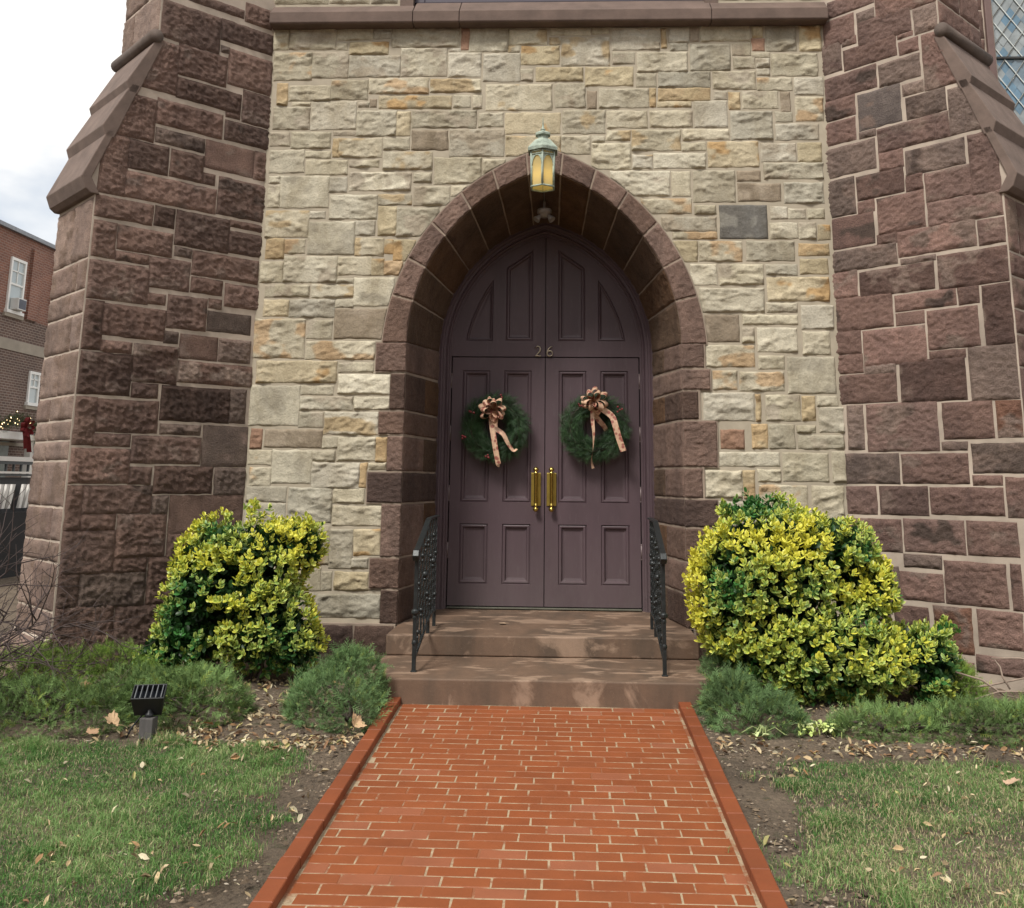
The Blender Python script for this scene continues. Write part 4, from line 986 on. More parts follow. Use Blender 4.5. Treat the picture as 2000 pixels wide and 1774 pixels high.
euonymus('variegated_shrub', [((1.66,-1.15,.86), (.55,.48,.52)), ((1.42,-1.15,.70), (.34,.40,.48)), ((1.98,-1.15,.98), (.38,.40,.34)), ((2.16,-1.13,1.06), (.32,.32,.24)), ((2.36,-1.12,.78), (.27,.30,.29)), ((1.85,-1.2,.42), (.58,.44,.40)), ((2.3,-1.2,.30), (.40,.36,.30)), ((2.80,-1.18,.25), (.20,.24,.30)), ((2.66,-1.18,.32), (.22,.22,.20)), ((2.92,-1.18,.50), (.05,.06,.09)), ((1.62,-1.12,1.30), (.32,.28,.14)), ((2.42,-1.12,1.06), (.08,.09,.09))],
    8200, zoneR, 'big rounded yellow and green shrub right of the steps with a low side lobe', (1.95, -1.15, .02), [((1.9,-1.1,0), (1.6,-1.1,1.0)), ((1.95,-1.1,0), (2.1,-1.1,1.0)), ((2.0,-1.15,0), (2.4,-1.1,.8)), ((1.85,-1.2,0), (1.4,-1.15,.8)), ((2.1,-1.15,0), (2.8,-1.15,.4)), ((1.75,-1.3,0), (1.7,-1.45,.4))], 47)

# ---- junipers: feathery sprays over low mounds
tw = []
for i in range(9):
    t_ = i/8; s = (-1)**i
    tw.append((t_, s*(.30*(1-t_*.55)), .12+.10*(1-t_)))
JT = []; JF = []
for i in range(9):
    x0 = i/9*.92; s = (-1)**i; L = .34*(1-.5*i/9); k = len(JT)
    JT += [(x0, 0, .01), (x0+.10, 0, .02), (x0+.10+L*.75, s*L*.75, .07+.05*math.sin(i*1.7))]; JF.append((k, k+1, k+2))
k = len(JT); JT += [(0, .02, 0), (0, -.02, 0), (1.05, 0, .05)]; JF.append((k, k+1, k+2))
JT = np.array(JT); JF = np.array(JF)
JW = np.array([.5,.7,1.6]*9+[.45,.45,1.6])
M['juniper'] = mat_vcol('juniper_needles', .7, 0., 1., 0., spec=.2, transl=.15)
def juniper(els, n, col, label, base, seed, up=.5, size=(.030,.060)):
    root = empty('juniper_shrub', base, label, 'juniper', 'low junipers along the wall')
    P, N = ellipsoid_points(int(n*2.6), els); keep = P[:, 2] > gz(P[:, 0], P[:, 1])-.02; P, N = P[keep], N[keep]
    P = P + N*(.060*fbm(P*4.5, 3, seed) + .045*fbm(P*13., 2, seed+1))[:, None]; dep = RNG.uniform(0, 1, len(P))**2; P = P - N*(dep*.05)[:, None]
    P[:, 2] = np.maximum(P[:, 2], gz(P[:, 0], P[:, 1])+.005)
    D = N*.75 + np.array([0, -.15, up*.6]) + RNG.normal(0, .55, P.shape); D /= np.linalg.norm(D, axis=1)[:, None]
    tone = fbm(P*3.3, 3, seed+3)
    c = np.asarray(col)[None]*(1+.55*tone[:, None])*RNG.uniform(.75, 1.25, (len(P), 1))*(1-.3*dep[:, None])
    yel = (RNG.random(len(P)) < .06)[:, None]; c = np.where(yel, c*np.array([1.7,1.35,.9]), c)
    V, F, C = instance(JT, JF, None, P-D*.02, D, RNG.uniform(0, 6.28, len(P)), RNG.uniform(*size, len(P))*np.where(RNG.random(len(P)) < .13, 1.9, 1.), c[:, None]*JW[None, :, None])
    link('foliage', np_mesh('foliage', V, F, None, C), M['juniper'], root)
    mb = MB()
    for (cc, rr) in els:
        for q in range(5):
            a = RNG.uniform(0, 6.28); e = Vector((cc[0]+rr[0]*.8*math.cos(a), cc[1]+rr[1]*.8*math.sin(a), cc[2]+rr[2]*.35)); s = Vector((cc[0], cc[1], float(gz(cc[0], cc[1]))))
            mb.tube([s, s.lerp(e, .5)+Vector((0,0,.03)), e], [.010, .007, .003], 5)
    c0 = els[0][0]
    for (cc, rr) in els[1:]: mb.tube([(c0[0], c0[1], float(gz(c0[0], c0[1]))), ((c0[0]+cc[0])/2, (c0[1]+cc[1])/2, .03), (cc[0], cc[1], float(gz(cc[0], cc[1])))], .010, 5)
    mb.obj('stem', M['bark'], root); return root
GG = (.170,.270,.092); GB = (.148,.248,.098); GY = (.190,.300,.060)
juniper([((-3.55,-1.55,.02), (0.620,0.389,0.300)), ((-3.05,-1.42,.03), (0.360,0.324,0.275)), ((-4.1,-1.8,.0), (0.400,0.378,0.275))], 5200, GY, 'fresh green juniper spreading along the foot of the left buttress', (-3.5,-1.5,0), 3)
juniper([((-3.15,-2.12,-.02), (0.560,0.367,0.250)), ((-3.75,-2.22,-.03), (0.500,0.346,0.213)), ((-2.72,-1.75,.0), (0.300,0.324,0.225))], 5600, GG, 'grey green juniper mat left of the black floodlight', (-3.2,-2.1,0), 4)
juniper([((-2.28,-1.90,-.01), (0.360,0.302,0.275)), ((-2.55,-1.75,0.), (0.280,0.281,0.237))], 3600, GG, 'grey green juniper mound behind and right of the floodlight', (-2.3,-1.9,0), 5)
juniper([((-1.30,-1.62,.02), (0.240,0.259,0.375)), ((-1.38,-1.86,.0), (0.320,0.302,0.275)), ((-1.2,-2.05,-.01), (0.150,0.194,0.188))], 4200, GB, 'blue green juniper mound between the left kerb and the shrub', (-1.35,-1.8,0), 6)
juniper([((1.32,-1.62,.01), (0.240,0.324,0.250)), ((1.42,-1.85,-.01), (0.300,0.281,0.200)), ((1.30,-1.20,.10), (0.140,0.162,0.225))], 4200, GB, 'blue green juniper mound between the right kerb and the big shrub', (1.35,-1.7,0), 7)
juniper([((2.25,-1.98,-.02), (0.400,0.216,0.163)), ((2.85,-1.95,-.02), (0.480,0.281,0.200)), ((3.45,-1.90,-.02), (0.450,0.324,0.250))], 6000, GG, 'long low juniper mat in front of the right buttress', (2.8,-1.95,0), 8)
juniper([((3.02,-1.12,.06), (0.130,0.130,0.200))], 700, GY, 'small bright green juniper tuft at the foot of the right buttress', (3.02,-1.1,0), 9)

# ---- clippings, bare bush, dead twigs
x = RNG.normal(1.80, .11, 130); y = RNG.normal(-2.02, .05, 130)
LPc = np.array([(.50,.58,.22), (.62,.66,.36), (.42,.52,.16)])
V, f3, f4, C = leaf_batch(x, y, ground_at(x, y)+.02+RNG.uniform(0, .05, 130), RNG.uniform(.025, .05, 130), LPc[RNG.integers(0, 3, 130)], .6, 1.6)
o = link('leaf_clippings', np_mesh('leaf_clippings', V, [f3, f4], None, C), M['leaf_dry']); tag(o, 'pale yellow green shrub clippings heaped on the soil at the right', 'clippings', kind='stuff')
x = RNG.normal(1.42, .05, 14); y = RNG.normal(-2.13, .04, 14)
V, f3, f4, C = leaf_batch(x, y, ground_at(x, y)+.03, RNG.uniform(.03, .055, 14), np.tile((.55,.62,.32), (14, 1)), .6, 1.4)
k = len(V); sp = MB()
for j in range(14): sp.tube([(1.42, -2.13, .0), ((1.42+x[j])/2, (-2.13+y[j])/2, .035), (x[j], y[j], float(ground_at(x[j:j+1], y[j:j+1])[0])+.03)], .0025, 4)
V = np.concatenate([V, np.array(sp.v)]); sf = np.array([f for f in sp.f if len(f) == 4])+k; C = np.concatenate([C, np.tile((.35,.42,.18), (len(sp.v), 1))])
o = link('cut_sprig', np_mesh('cut_sprig', V, [f3, f4, sf], None, C), M['leaf_dry']); tag(o, 'small pale cut sprig lying beside the right kerb juniper', 'sprig')

def branch(mb, p, d, L, r, depth, droop):
    n = max(4, int(L/.07)); pts = [p]; dirs = []
    for i in range(n):
        d = (d + Vector(RNG.normal(0, .11, 3)) + Vector((0, 0, droop))).normalized(); dirs.append(d); pts.append(pts[-1] + d*(L/n))
    mb.tube(pts, [max(.0017, r*(1-.8*i/n)) for i in range(n+1)], 5 if depth else 6, cap=False)
    if depth < 2:
        for i in range(1, n):
            for _ in range(1 if RNG.random() < .7 else 0):
                side = dirs[i-1].cross(Vector(RNG.normal(0, 1, 3))).normalized()
                branch(mb, pts[i], (dirs[i-1]*.8 + side*.75).normalized(), L*float(RNG.uniform(.28, .5)), r*.5, depth+1, droop)
bare = empty('bare_bush', (-4.1, -1.95, -.02), 'leafless twiggy bush at the left edge in front of the buttress', 'bush')
mb = MB()
for i in range(15):
    d = Vector((RNG.uniform(.15, 1.0), RNG.normal(0, .22), RNG.uniform(.25, 1.3))).normalized()
    branch(mb, Vector((-4.12+float(RNG.normal(0,.06)), -1.95+float(RNG.normal(0,.06)), -.03)), d, float(RNG.uniform(.85, 1.35)), .011, 0, -.022)
for i in range(8):
    d = Vector((RNG.uniform(-1., -.1), RNG.normal(0, .4), RNG.uniform(.4, 1.3))).normalized()
    branch(mb, Vector((-4.12, -1.95, -.03)), d, float(RNG.uniform(.6, 1.0)), .008, 0, -.02)
M['twig'] = mat_plain('bare_twig', (.065,.045,.042), .8, var=.3, scale=15.)
mb.obj('twigs', M['twig'], bare)
mb = MB()
for a, b in (((3.0,-1.2,.10), (3.6,-1.35,.24)), ((3.05,-1.3,.05), (3.5,-1.5,.20)), ((3.25,-1.15,.30), (3.7,-1.2,.26)), ((2.95,-1.25,.22), (3.35,-1.35,.07)), ((3.3,-1.3,.12), (3.25,-1.2,.30))):
    a = Vector(a); b = Vector(b); mb.tube([a, a.lerp(b, .35)+Vector(RNG.normal(0,.02,3)), a.lerp(b, .7)+Vector(RNG.normal(0,.02,3)), b], [.006, .007, .006, .003], 6)
o = mb.obj('dead_branches', mat_plain('pale_dead_wood', (.25,.19,.15), .85, var=.25, scale=20.)); tag(o, 'pale dead branches lying against the right buttress foot', 'branches')
# ================================================================= lantern over the arch
t = NT('verdigris_copper'); f = t.noise(14., 5, .7); f2 = t.noise(40., 4, .7)
c = t.ramp(f, [(.30, (.12,.145,.12)), (.5, (.31,.37,.31)), (.75, (.43,.49,.41))]); c = t.mix(t.ramp(f2, [(.62, g(0)), (.72, g(.6))]), c, (.10,.10,.09))
t.col(c); t.set(Roughness=.7, Metallic=.1); M['verdigris'] = t.m
t = NT('amber_glass'); t.col((.50,.43,.22)); t.set(Roughness=.35)
geo = t.n('ShaderNodeTexCoord'); sep = t.n('ShaderNodeSeparateXYZ'); t.l(geo.outputs['Object'], sep.inputs[0])
t.b.inputs['Emission Color'].default_value = (1.,.70,.16,1); t.b.inputs['Emission Strength'].default_value = .03
tr = t.n('ShaderNodeBsdfTranslucent'); tr.inputs['Color'].default_value = (.72,.58,.27,1); mxs = t.n('ShaderNodeMixShader'); mxs.inputs[0].default_value = .45
t.l(t.b.outputs[0], mxs.inputs[1]); t.l(tr.outputs[0], mxs.inputs[2]); t.l(mxs.outputs[0], t.out.inputs['Surface']); M['amber'] = t.m
LX, LY = -.028, -.36
lan = empty('hanging_lantern', (LX, LY, 4.06), 'lit verdigris copper lantern with amber panes over the arch point', 'lantern')
def hexring(r, z, rot=math.pi/6*0): return [(LX+r*math.sin(rot+math.pi/3*i), LY-r*math.cos(rot+math.pi/3*i), z) for i in range(6)]
def hexloft(mb, prf, cap=True):
    vs = []; [vs.extend(hexring(r, z)) for r, z in prf]
    fs = [(k*6+i, k*6+(i+1) % 6, (k+1)*6+(i+1) % 6, (k+1)*6+i) for k in range(len(prf)-1) for i in range(6)]
    if cap: fs += [tuple(range(6))[::-1], tuple(range((len(prf)-1)*6, len(prf)*6))]
    return mb.add(vs, fs)
mb = MB(); hexloft(mb, [(.10, 4.408), (.150, 4.405), (.152, 4.432), (.146, 4.440), (.075, 4.520), (.060, 4.528)])
hexloft(mb, [(.052, 4.52), (.052, 4.562)]); hexloft(mb, [(.052, 4.560), (.075, 4.565), (.076, 4.582), (.040, 4.604), (.012, 4.612)])
mb.obj('roof', M['verdigris'], lan)
mb = MB(); mb.lathe([(.0, 4.605), (.010, 4.610), (.024, 4.622), (.022, 4.628), (.009, 4.634), (.009, 4.66), (.0055, 4.69), (.001, 4.745)], (LX, LY, 0), n=10); mb.obj('finial', M['verdigris'], lan)
mb = MB()
r0, r1, zb, zt = .112, .118, 4.085, 4.405
B = hexring(r0, zb); Tp = hexring(r1, zt)
for i in range(6): mb.tube([B[i], Tp[i]], .009, 6)
for z, r, h in ((4.077, .113, .012), (4.372, .117, .010), (4.40, .118, .012)):
    H = hexring(r, z)
    for i in range(6): mb.tube([H[i], H[(i+1) % 6]], h*.75, 5)
# pointed tracery on each face and the fretted frieze above it
for i in range(6):
    a, b = Vector(hexring(.115, 4.25)[i]), Vector(hexring(.115, 4.25)[(i+1) % 6])
    pl, pr = [], []
    for k in range(8):
        u = k/7; x = .5 - .44*math.cos(u*math.pi/2); zz = 4.265 + .095*math.sin(u*math.pi/2)
        p = a.lerp(b, x); pl.append((p.x, p.y, zz)); p = a.lerp(b, 1-x); pr.append((p.x, p.y, zz))
    mb.tube(pl, .005, 5); mb.tube(pr, .005, 5)
    for u in (.06, .94): p = a.lerp(b, u); mb.tube([(p.x, p.y, 4.09), (p.x, p.y, 4.265)], .005, 5)
    for u in np.linspace(.15, .85, 5): p = a.lerp(b, u); mb.tube([(p.x, p.y, 4.372), (p.x, p.y, 4.40)], .004, 4)
    # spandrel plates
    for s_, P_ in ((0, pl), (1, pr)):
        c_ = a.lerp(b, .04 if s_ == 0 else .96); top = [(c_.x, c_.y, 4.37)]; mid_ = a.lerp(b, .5)
        mb.add(top + P_ + [(mid_.x, mid_.y, 4.37)], [(0, k+1, k+2) for k in range(len(P_)-1)] + [(0, len(P_), len(P_)+1)])
mb.obj('frame', M['verdigris'], lan)
mb = MB(); hexloft(mb, [(.106, 4.085), (.110, 4.40)], False); mb.obj('amber_panes', M['amber'], lan)
mb = MB(); mb.sphere((LX, LY, 4.185), .024, 12, 0, (1, 1, 1.4)); t = NT('lit_bulb'); t.b.inputs['Emission Color'].default_value = (1,.75,.3,1); t.b.inputs['Emission Strength'].default_value = 5.5; mb.obj('bulb', t.m, lan)
mb = MB(); mb.tube([(LX, -.02, 4.56), (LX, -.16, 4.575), (LX, LY+.07, 4.545)], .011, 8); mb.lathe([(0, 0), (.045, .0), (.045, .015), (0, .02)], (LX, -.012, 4.56), 'y', 12); mb.tube([(LX, -.02, 4.44), (LX, -.2, 4.44), (LX, LY+.11, 4.42)], .008, 6)
mb.obj('wall_bracket', M['verdigris'], lan)

# ---- twin emergency flood under the arch crown
el = empty('twin_flood_lamp', (-.03, .50, 4.13), 'grey twin headed flood lamp hanging under the arch crown', 'flood lamp')
M['grey_metal'] = mat_plain('grey_cast_metal', (.26,.24,.225), .55, var=.1)
mb = MB(); mb.lathe([(0, 4.125), (.066, 4.125), (.070, 4.118), (.070, 4.085), (.062, 4.078), (.048, 4.072), (.042, 4.045), (0, 4.04)], (-.03, .5, 0), n=20); mb.tube([(-.03, .5, 4.12), (-.03, .5, 4.21)], .012, 8); el_b = mb.obj('mounting_box', M['grey_metal'], el)
for s in (-1, 1):
    mb = MB(); Mx = Matrix.Rotation(s*math.radians(62), 3, 'Y') @ Matrix.Rotation(math.radians(14), 3, 'X'); Mx = Mx.to_4x4()
    p = [(0, .030), (.015, .030), (.018, .020), (.023, .0), (.035, -.028), (.037, -.037), (.034, -.039), (.027, -.020), (0, -.018)]
    Mr = (Matrix.Rotation(-s*math.radians(38), 4, 'Y') @ Matrix.Rotation(math.radians(-18), 4, 'X'))
    mb.lathe(p, (-.03+s*.056, .485, 4.04), n=18, M=Mr); mb.obj('lamp_head', M['grey_metal'], el)
mb = MB(); mb.tube([(-.03, .5, 4.2), (-.03, .2, 4.30), (-.028, .06, 4.26), (-.028, .0, 4.29)], .005, 6); mb.obj('conduit', M['grey_metal'], el)

# ================================================================= wreaths
M['needle'] = mat_vcol('wreath_needles', .6, 0., 1., 0., spec=.3, transl=.12)
t = NT('printed_ribbon'); tc = t.n('ShaderNodeTexCoord'); vo = t.n('ShaderNodeTexVoronoi'); t.l(tc.outputs['Object'], vo.inputs['Vector']); vo.inputs['Scale'].default_value = 21.
f = t.noise(30., 4, .6)
c = t.mix(t.ramp(vo.outputs['Distance'], [(.30, g(.9)), (.46, g(0))]), t.ramp(f, [(.3, (.52,.31,.22)), (.7, (.70,.50,.33))]), (.30,.085,.07))
t.col(c); t.set(Roughness=.55); M['ribbon'] = t.m
M['berry'] = mat_plain('red_berry', (.22,.03,.035), .4, var=.2)
NTm = []; NF = []; 
for i in range(16):
    s = (-1)**i; x0 = .05+i*.052; k = len(NTm); L = .50*(1-.35*i/16); zz = .16*math.sin(i*2.1)
    NTm += [(x0, .010, 0), (x0, -.010, 0), (x0+L*.8, s*L*.62, zz)]; NF.append((k, k+1, k+2))
k = len(NTm); NTm += [(0, .02, 0), (0, -.02, 0), (1, 0, .03)]; NF.append((k, k+1, k+2))
NTm = np.array(NTm); NF = np.array(NF); NW = np.array([.7,.7,1.2]*17)
def ribbon(mb, pts, w, n=26, axis=None, twist=0.):
    pts = [Vector(p) for p in pts]; P = []
    for i in range(n+1):                        # Catmull-Rom through the points
        u = i/n*(len(pts)-1); k = min(int(u), len(pts)-2); f_ = u-k
        p0, p1, p2, p3 = pts[max(k-1, 0)], pts[k], pts[k+1], pts[min(k+2, len(pts)-1)]
        P.append(.5*((2*p1) + (p2-p0)*f_ + (2*p0-5*p1+4*p2-p3)*f_*f_ + (3*p1-p0-3*p2+p3)*f_**3))
    vs = []
    for i, p in enumerate(P):
        tn = (P[min(i+1, n)]-P[max(i-1, 0)]).normalized(); ax = Vector(axis) if axis else Vector((0, -1, 0)).cross(tn)
        ax = (ax - tn*ax.dot(tn)).normalized(); a = twist*i/n; ax = ax*math.cos(a) + tn.cross(ax)*math.sin(a)
        vs += [p-ax*w/2, p+ax*w/2]
    return mb.add(vs, [(2*i, 2*i+1, 2*i+3, 2*i+2) for i in range(n)], 0, True)
def wreath(cx, cz, label, bow, tails, berries, seed):
    root = empty('door_wreath', (cx, .93, cz), label, 'wreath', 'evergreen wreaths on the church door')
    R, r = .228, .092; n = 2800
    a = RNG.uniform(0, 2*math.pi, n); b = RNG.uniform(0, 2*math.pi, n); rr = r*RNG.uniform(.3, 1., n)
    rad = np.stack([np.cos(a), 0*a, np.sin(a)], 1); fr = np.array([0, -1., 0]); tan = np.stack([-np.sin(a), 0*a, np.cos(a)], 1)
    N = rad*np.cos(b)[:, None] + fr*np.sin(b)[:, None]; P = np.array([cx, .93, cz]) + rad*R + N*rr[:, None]*np.array([1, .8, 1]); P[:, 1] = np.minimum(P[:, 1], YD-.02)
    D = tan*.75*np.where(RNG.random(n) < .85, -1, 1)[:, None] + N*.55 + RNG.normal(0, .30, (n, 3)); D[:, 1] = np.minimum(D[:, 1], .05); D /= np.linalg.norm(D, axis=1)[:, None]
    tone = fbm(P*9, 2, seed); pal = np.array([(.046,.105,.040), (.064,.135,.052), (.085,.145,.085)]); c = pal[RNG.integers(0, 3, n)]*(1+.4*tone[:, None])*RNG.uniform(.7, 1.3, (n, 1))
    c = np.where((RNG.random(n) < .03)[:, None], np.array([.16,.20,.15]), c)
    V, F, C = instance(NTm, NF, None, P, D, RNG.uniform(0, 6.28, n), RNG.uniform(.055, .10, n), c[:, None]*NW[None, :, None])
    link('greenery', np_mesh('greenery', V, F, None, C), M['needle'], root)
    mb = MB(); mb.tube([(cx+.235*math.cos(q), .945, cz+.235*math.sin(q)) for q in np.linspace(0, 2*math.pi, 40)], .010, 6, cap=False); mb.obj('wire_ring', M['bark'], root)
    bx, by, bz = bow; mb = MB()
    for i in range(11):
        q = i*2.4+seed; d = Vector((math.cos(q)*.9, -.35-.5*(i % 3)/2, math.sin(q)*.75)).normalized(); L = .115+.03*random.random(); sd = d.cross(Vector((0, 1, .3))).normalized()
        o_ = Vector((bx, by, bz)); k = .032
        ribbon(mb, [o_, o_+d*L*.6+sd*k, o_+d*L+sd*k*.4, o_+d*L-sd*k*.6, o_+d*L*.55-sd*k, o_], .066, 18, axis=tuple(d.cross(sd)), twist=.5*random.uniform(-1, 1))
    mb.obj('bow', M['ribbon'], root)
    mb = MB()
    for pts, w, tw_ in tails: ribbon(mb, [(x, y_, z) for x, y_, z in pts], w, 34, twist=tw_)
    mb.obj('ribbon_tails', M['ribbon'], root)
    for x, z in berries:
        mb = MB()
        for q in range(4): mb.sphere((x+float(RNG.normal(0,.012)), .85, z+float(RNG.normal(0,.012))), .011, 8)
        mb.obj('berries', M['berry'], root)
wx, wz = -.512, 2.035
wreath(wx, wz, 'evergreen wreath with pinkish bow low on the ring, on the left door leaf', (wx-.01, .83, wz+.165),
    [([(wx-.03,.83,wz+.13), (wx-.02,.815,wz+.02), (wx+.0,.81,wz-.10), (wx+.02,.82,wz-.22), (wx+.045,.84,wz-.345), (wx+.055,.85,wz-.36)], .052, .3),
     ([(wx+.02,.83,wz+.13), (wx+.01,.82,wz+.02), (wx+.02,.815,wz-.02), (wx+.09,.81,wz-.07), (wx+.14,.82,wz-.16), (wx+.19,.83,wz-.225), (wx+.225,.84,wz-.21)], .05, -1.2)],
    [(wx+.06, wz+.28), (wx-.23, wz+.14), (wx-.06, wz-.29), (wx-.30, wz-.09), (wx-.12, wz+.12)], 3)
wx, wz = .462, 2.045
wreath(wx, wz, 'evergreen wreath with bow high on the ring and splayed ribbon, on the right door leaf', (wx-.01, .83, wz+.245),
    [([(wx-.02,.83,wz+.17), (wx-.02,.82,wz+.06), (wx-.01,.81,wz-.06), (wx-.015,.82,wz-.2), (wx-.03,.83,wz-.32), (wx-.015,.84,wz-.40)], .040, 2.4),
     ([(wx+.0,.83,wz+.17), (wx+.03,.86,wz+.08), (wx+.09,.90,wz+.01), (wx+.12,.93,wz-.04)], .05, .7),
     ([(wx+.03,.83,wz+.19), (wx+.10,.81,wz+.15), (wx+.17,.80,wz+.09), (wx+.20,.79,wz+.0), (wx+.235,.80,wz-.12), (wx+.275,.81,wz-.235)], .058, .25)],
    [(wx+.24, wz+.16), (wx-.14, wz+.20)], 5)

# ================================================================= wrought iron handrails
M['iron'] = mat_plain('black_painted_iron', (.022,.026,.027), .38, .3, .4, scale=30., bump=.35, bscale=120., bdist=.003)
def handrail(s, xp, label):
    root = empty('handrail', (xp, -1.27, .16), label, 'handrail', 'wrought iron handrails by the steps')
    xb = .905 if s > 0 else -.925; xr = lambda y: xp + (xb-xp)*(y+1.27)/1.22
    zt = lambda y: 1.00+(y+1.27)/.62*.20 if y < -.65 else 1.20
    zb_ = lambda y: .24+(y+1.27)/.85*.20 if y < -.42 else .44
    mb = MB(); pts = [(-1.29, .955), (-1.325, .945), (-1.345, .975), (-1.325, 1.01), (-1.285, 1.013)] + [(y, zt(y)+.012) for y in np.linspace(-1.22, -.66, 8)] + [(-.60, 1.215), (-.3, 1.217), (-.045, 1.217)]
    P = [Vector((xr(y), y, z)) for y, z in pts]; vs = []
    for i, p in enumerate(P):
        tn = (P[min(i+1, len(P)-1)]-P[max(i-1, 0)]).normalized(); nn = tn.cross(Vector((1, 0, 0))).normalized()
        for a, b in ((-1, -1), (1, -1), (1, 1), (-1, 1)): vs.append(p + Vector((a*.022, 0, 0)) + nn*b*.007)
    mb.add(vs, [(i*4+j, i*4+(j+1) % 4, i*4+4+(j+1) % 4, i*4+4+j) for i in range(len(P)-1) for j in range(4)] + [(0,1,2,3), tuple(len(vs)-4+k for k in range(4))])
    mb.tube([(xr(-1.3)-.024, -1.315, .975), (xr(-1.3)+.024, -1.315, .975)], .030, 12)
    mb.obj('top_rail', M['iron'], root, bevel=.003)
    mb = MB(); P = [Vector((xr(y), y, zb_(y))) for y in (-1.25, -.9, -.42, -.05)]
    for a, b in zip(P[:-1], P[1:]): mb.tube([a, b], .011, 4, sm=False)
    mb.obj('bottom_rail', M['iron'], root)
    mb = MB(); mb.box(xp-.014, xp+.014, -1.284, -1.256, .162, 1.0); mb.box(xp-.022, xp+.022, -1.29, -1.25, .162, .170)
    def collar(mb, x, y, z, r, sq=False):
        if sq:
            hexa = [(r*.55, -.022), (r, -.010), (r, .010), (r*.55, .022)]
            mb.lathe([(0, -.024)]+hexa+[(0, .024)], (x, y, z), n=8)
        else: mb.lathe([(0, -r*1.1), (r*.8, -r*.8), (r, 0), (r*.8, r*.8), (0, r*1.1)], (x, y, z), n=10)
        mb.lathe([(0, -.012), (r*.62, -.01), (r*.62, .01), (0, .012)], (x, y, z-.040), n=8)
    collar(mb, xp, -1.27, .575, .030, True); collar(mb, xp, -1.27, .36, .021)
    mb.obj('newel_post', M['iron'], root, bevel=.002)
    ys = np.linspace(-1.12, -.12, 7)
    for i, y in enumerate(ys):
        x = xr(y); mb = MB(); z0, z1 = zb_(y)-.005, zt(y)+.008; n = 46; vs = []
        for k in range(n+1):                    # twisted square bar
            z = z0+(z1-z0)*k/n; a = k*.42
            for q in range(4): vs.append((x+.0095*math.cos(a+q*math.pi/2), y+.0095*math.sin(a+q*math.pi/2), z))
        mb.add(vs, [(k*4+q, k*4+(q+1) % 4, k*4+4+(q+1) % 4, k*4+4+q) for k in range(n) for q in range(4)])
        h = z1-z0
        if i % 3 == 2: collar(mb, x, y, z0+h*.55, .026, True); collar(mb, x, y, z0+h*.82, .015)
        else: collar(mb, x, y, z0+h*(.30 if i % 2 else .62), .016); collar(mb, x, y, z0+h*(.80 if i % 2 else .18), .016)
        mb.obj('baluster', M['iron'], root)
    for y in (-.52, -.12):
        mb = MB(); mb.box(xr(y)-.013, xr(y)+.013, y-.013, y+.013, .316, zb_(y)); mb.obj('foot', M['iron'], root)
handrail(-1, -.915, 'black wrought iron handrail on the left side of the steps')
handrail(1, .892, 'black wrought iron handrail on the right side of the steps, by the big shrub')

# ================================================================= ground floodlight
fl = empty('floodlight', (-2.378, -2.38, -.04), 'black box floodlight with a slatted grille on a short grey post', 'floodlight')
M['black_metal'] = mat_plain('black_powder_coat', (.020,.022,.024), .42, .2, .2)
M['pvc'] = mat_plain('weathered_grey_post', (.085,.080,.078), .8, var=.45, scale=25., stretch=(1, 1, .25))
mb = MB(); mb.box(-2.421, -2.337, -2.42, -2.336, -.12, .075); mb.obj('post', M['pvc'], fl, bevel=.006)
mb = MB(); mb.lathe([(0, .07), (.026, .07), (.026, .095), (.018, .10), (.018, .13), (0, .13)], (-2.378, -2.378, 0), n=12); mb.obj('knuckle', M['black_metal'], fl)
Mh = Matrix.Translation((-2.392, -2.36, .178)) @ Matrix.Rotation(math.radians(13), 4, 'Z') @ Matrix.Rotation(math.radians(-38), 4, 'X')
w_, h_, d_ = .098, .062, .075         # local: x width, z face normal (up/forward tilt), y depth
mb = MB()
k = [(-.098,-.066,.062), (.098,-.066,.062), (.098,.066,.062), (-.098,.066,.062), (-.080,-.046,-.080), (.080,-.046,-.080), (.080,.052,-.080), (-.080,.052,-.080), (-.090,-.058,.062), (.090,-.058,.062), (.090,.058,.062), (-.090,.058,.062), (-.085,-.054,.02), (.085,-.054,.02), (.085,.054,.02), (-.085,.054,.02)]
Rz = Matrix.Translation((-2.392, -2.365, .172)) @ Matrix.Rotation(math.radians(14), 4, 'Z') @ Matrix.Rotation(math.radians(-24)+math.radians(52), 4, 'X')
mb.add([Rz @ Vector(p) for p in k], [(0,4,5,1), (1,5,6,2), (2,6,7,3), (3,7,4,0), (4,7,6,5), (0,1,9,8), (1,2,10,9), (2,3,11,10), (3,0,8,11), (8,9,13,12), (9,10,14,13), (10,11,15,14), (11,8,12,15)])
hd = mb.obj('housing', M['black_metal'], fl, bevel=.004)
mb = MB(); mb.add([Rz @ Vector(p) for p in k[12:16]], [(0,1,2,3)]); mb.obj('lens', M['dark_glass'], hd)
mb = MB()
for i in range(6):
    x = -.076+i*.0305; mb.obox(Rz @ Matrix.Translation((x, 0, .045)), .0028, .057, .016)
mb.obj('grille', M['grey_edge'] if 'grey_edge' in M else mat_plain('grille_slats', (.16,.17,.18), .4, .5), hd)
mb = MB(); mb.tube([(-2.40,-2.33,.12), (-2.46,-2.30,.06), (-2.50,-2.34,.0), (-2.52,-2.36,-.06)], .006, 6); mb.obj('cable', M['black_metal'], fl)
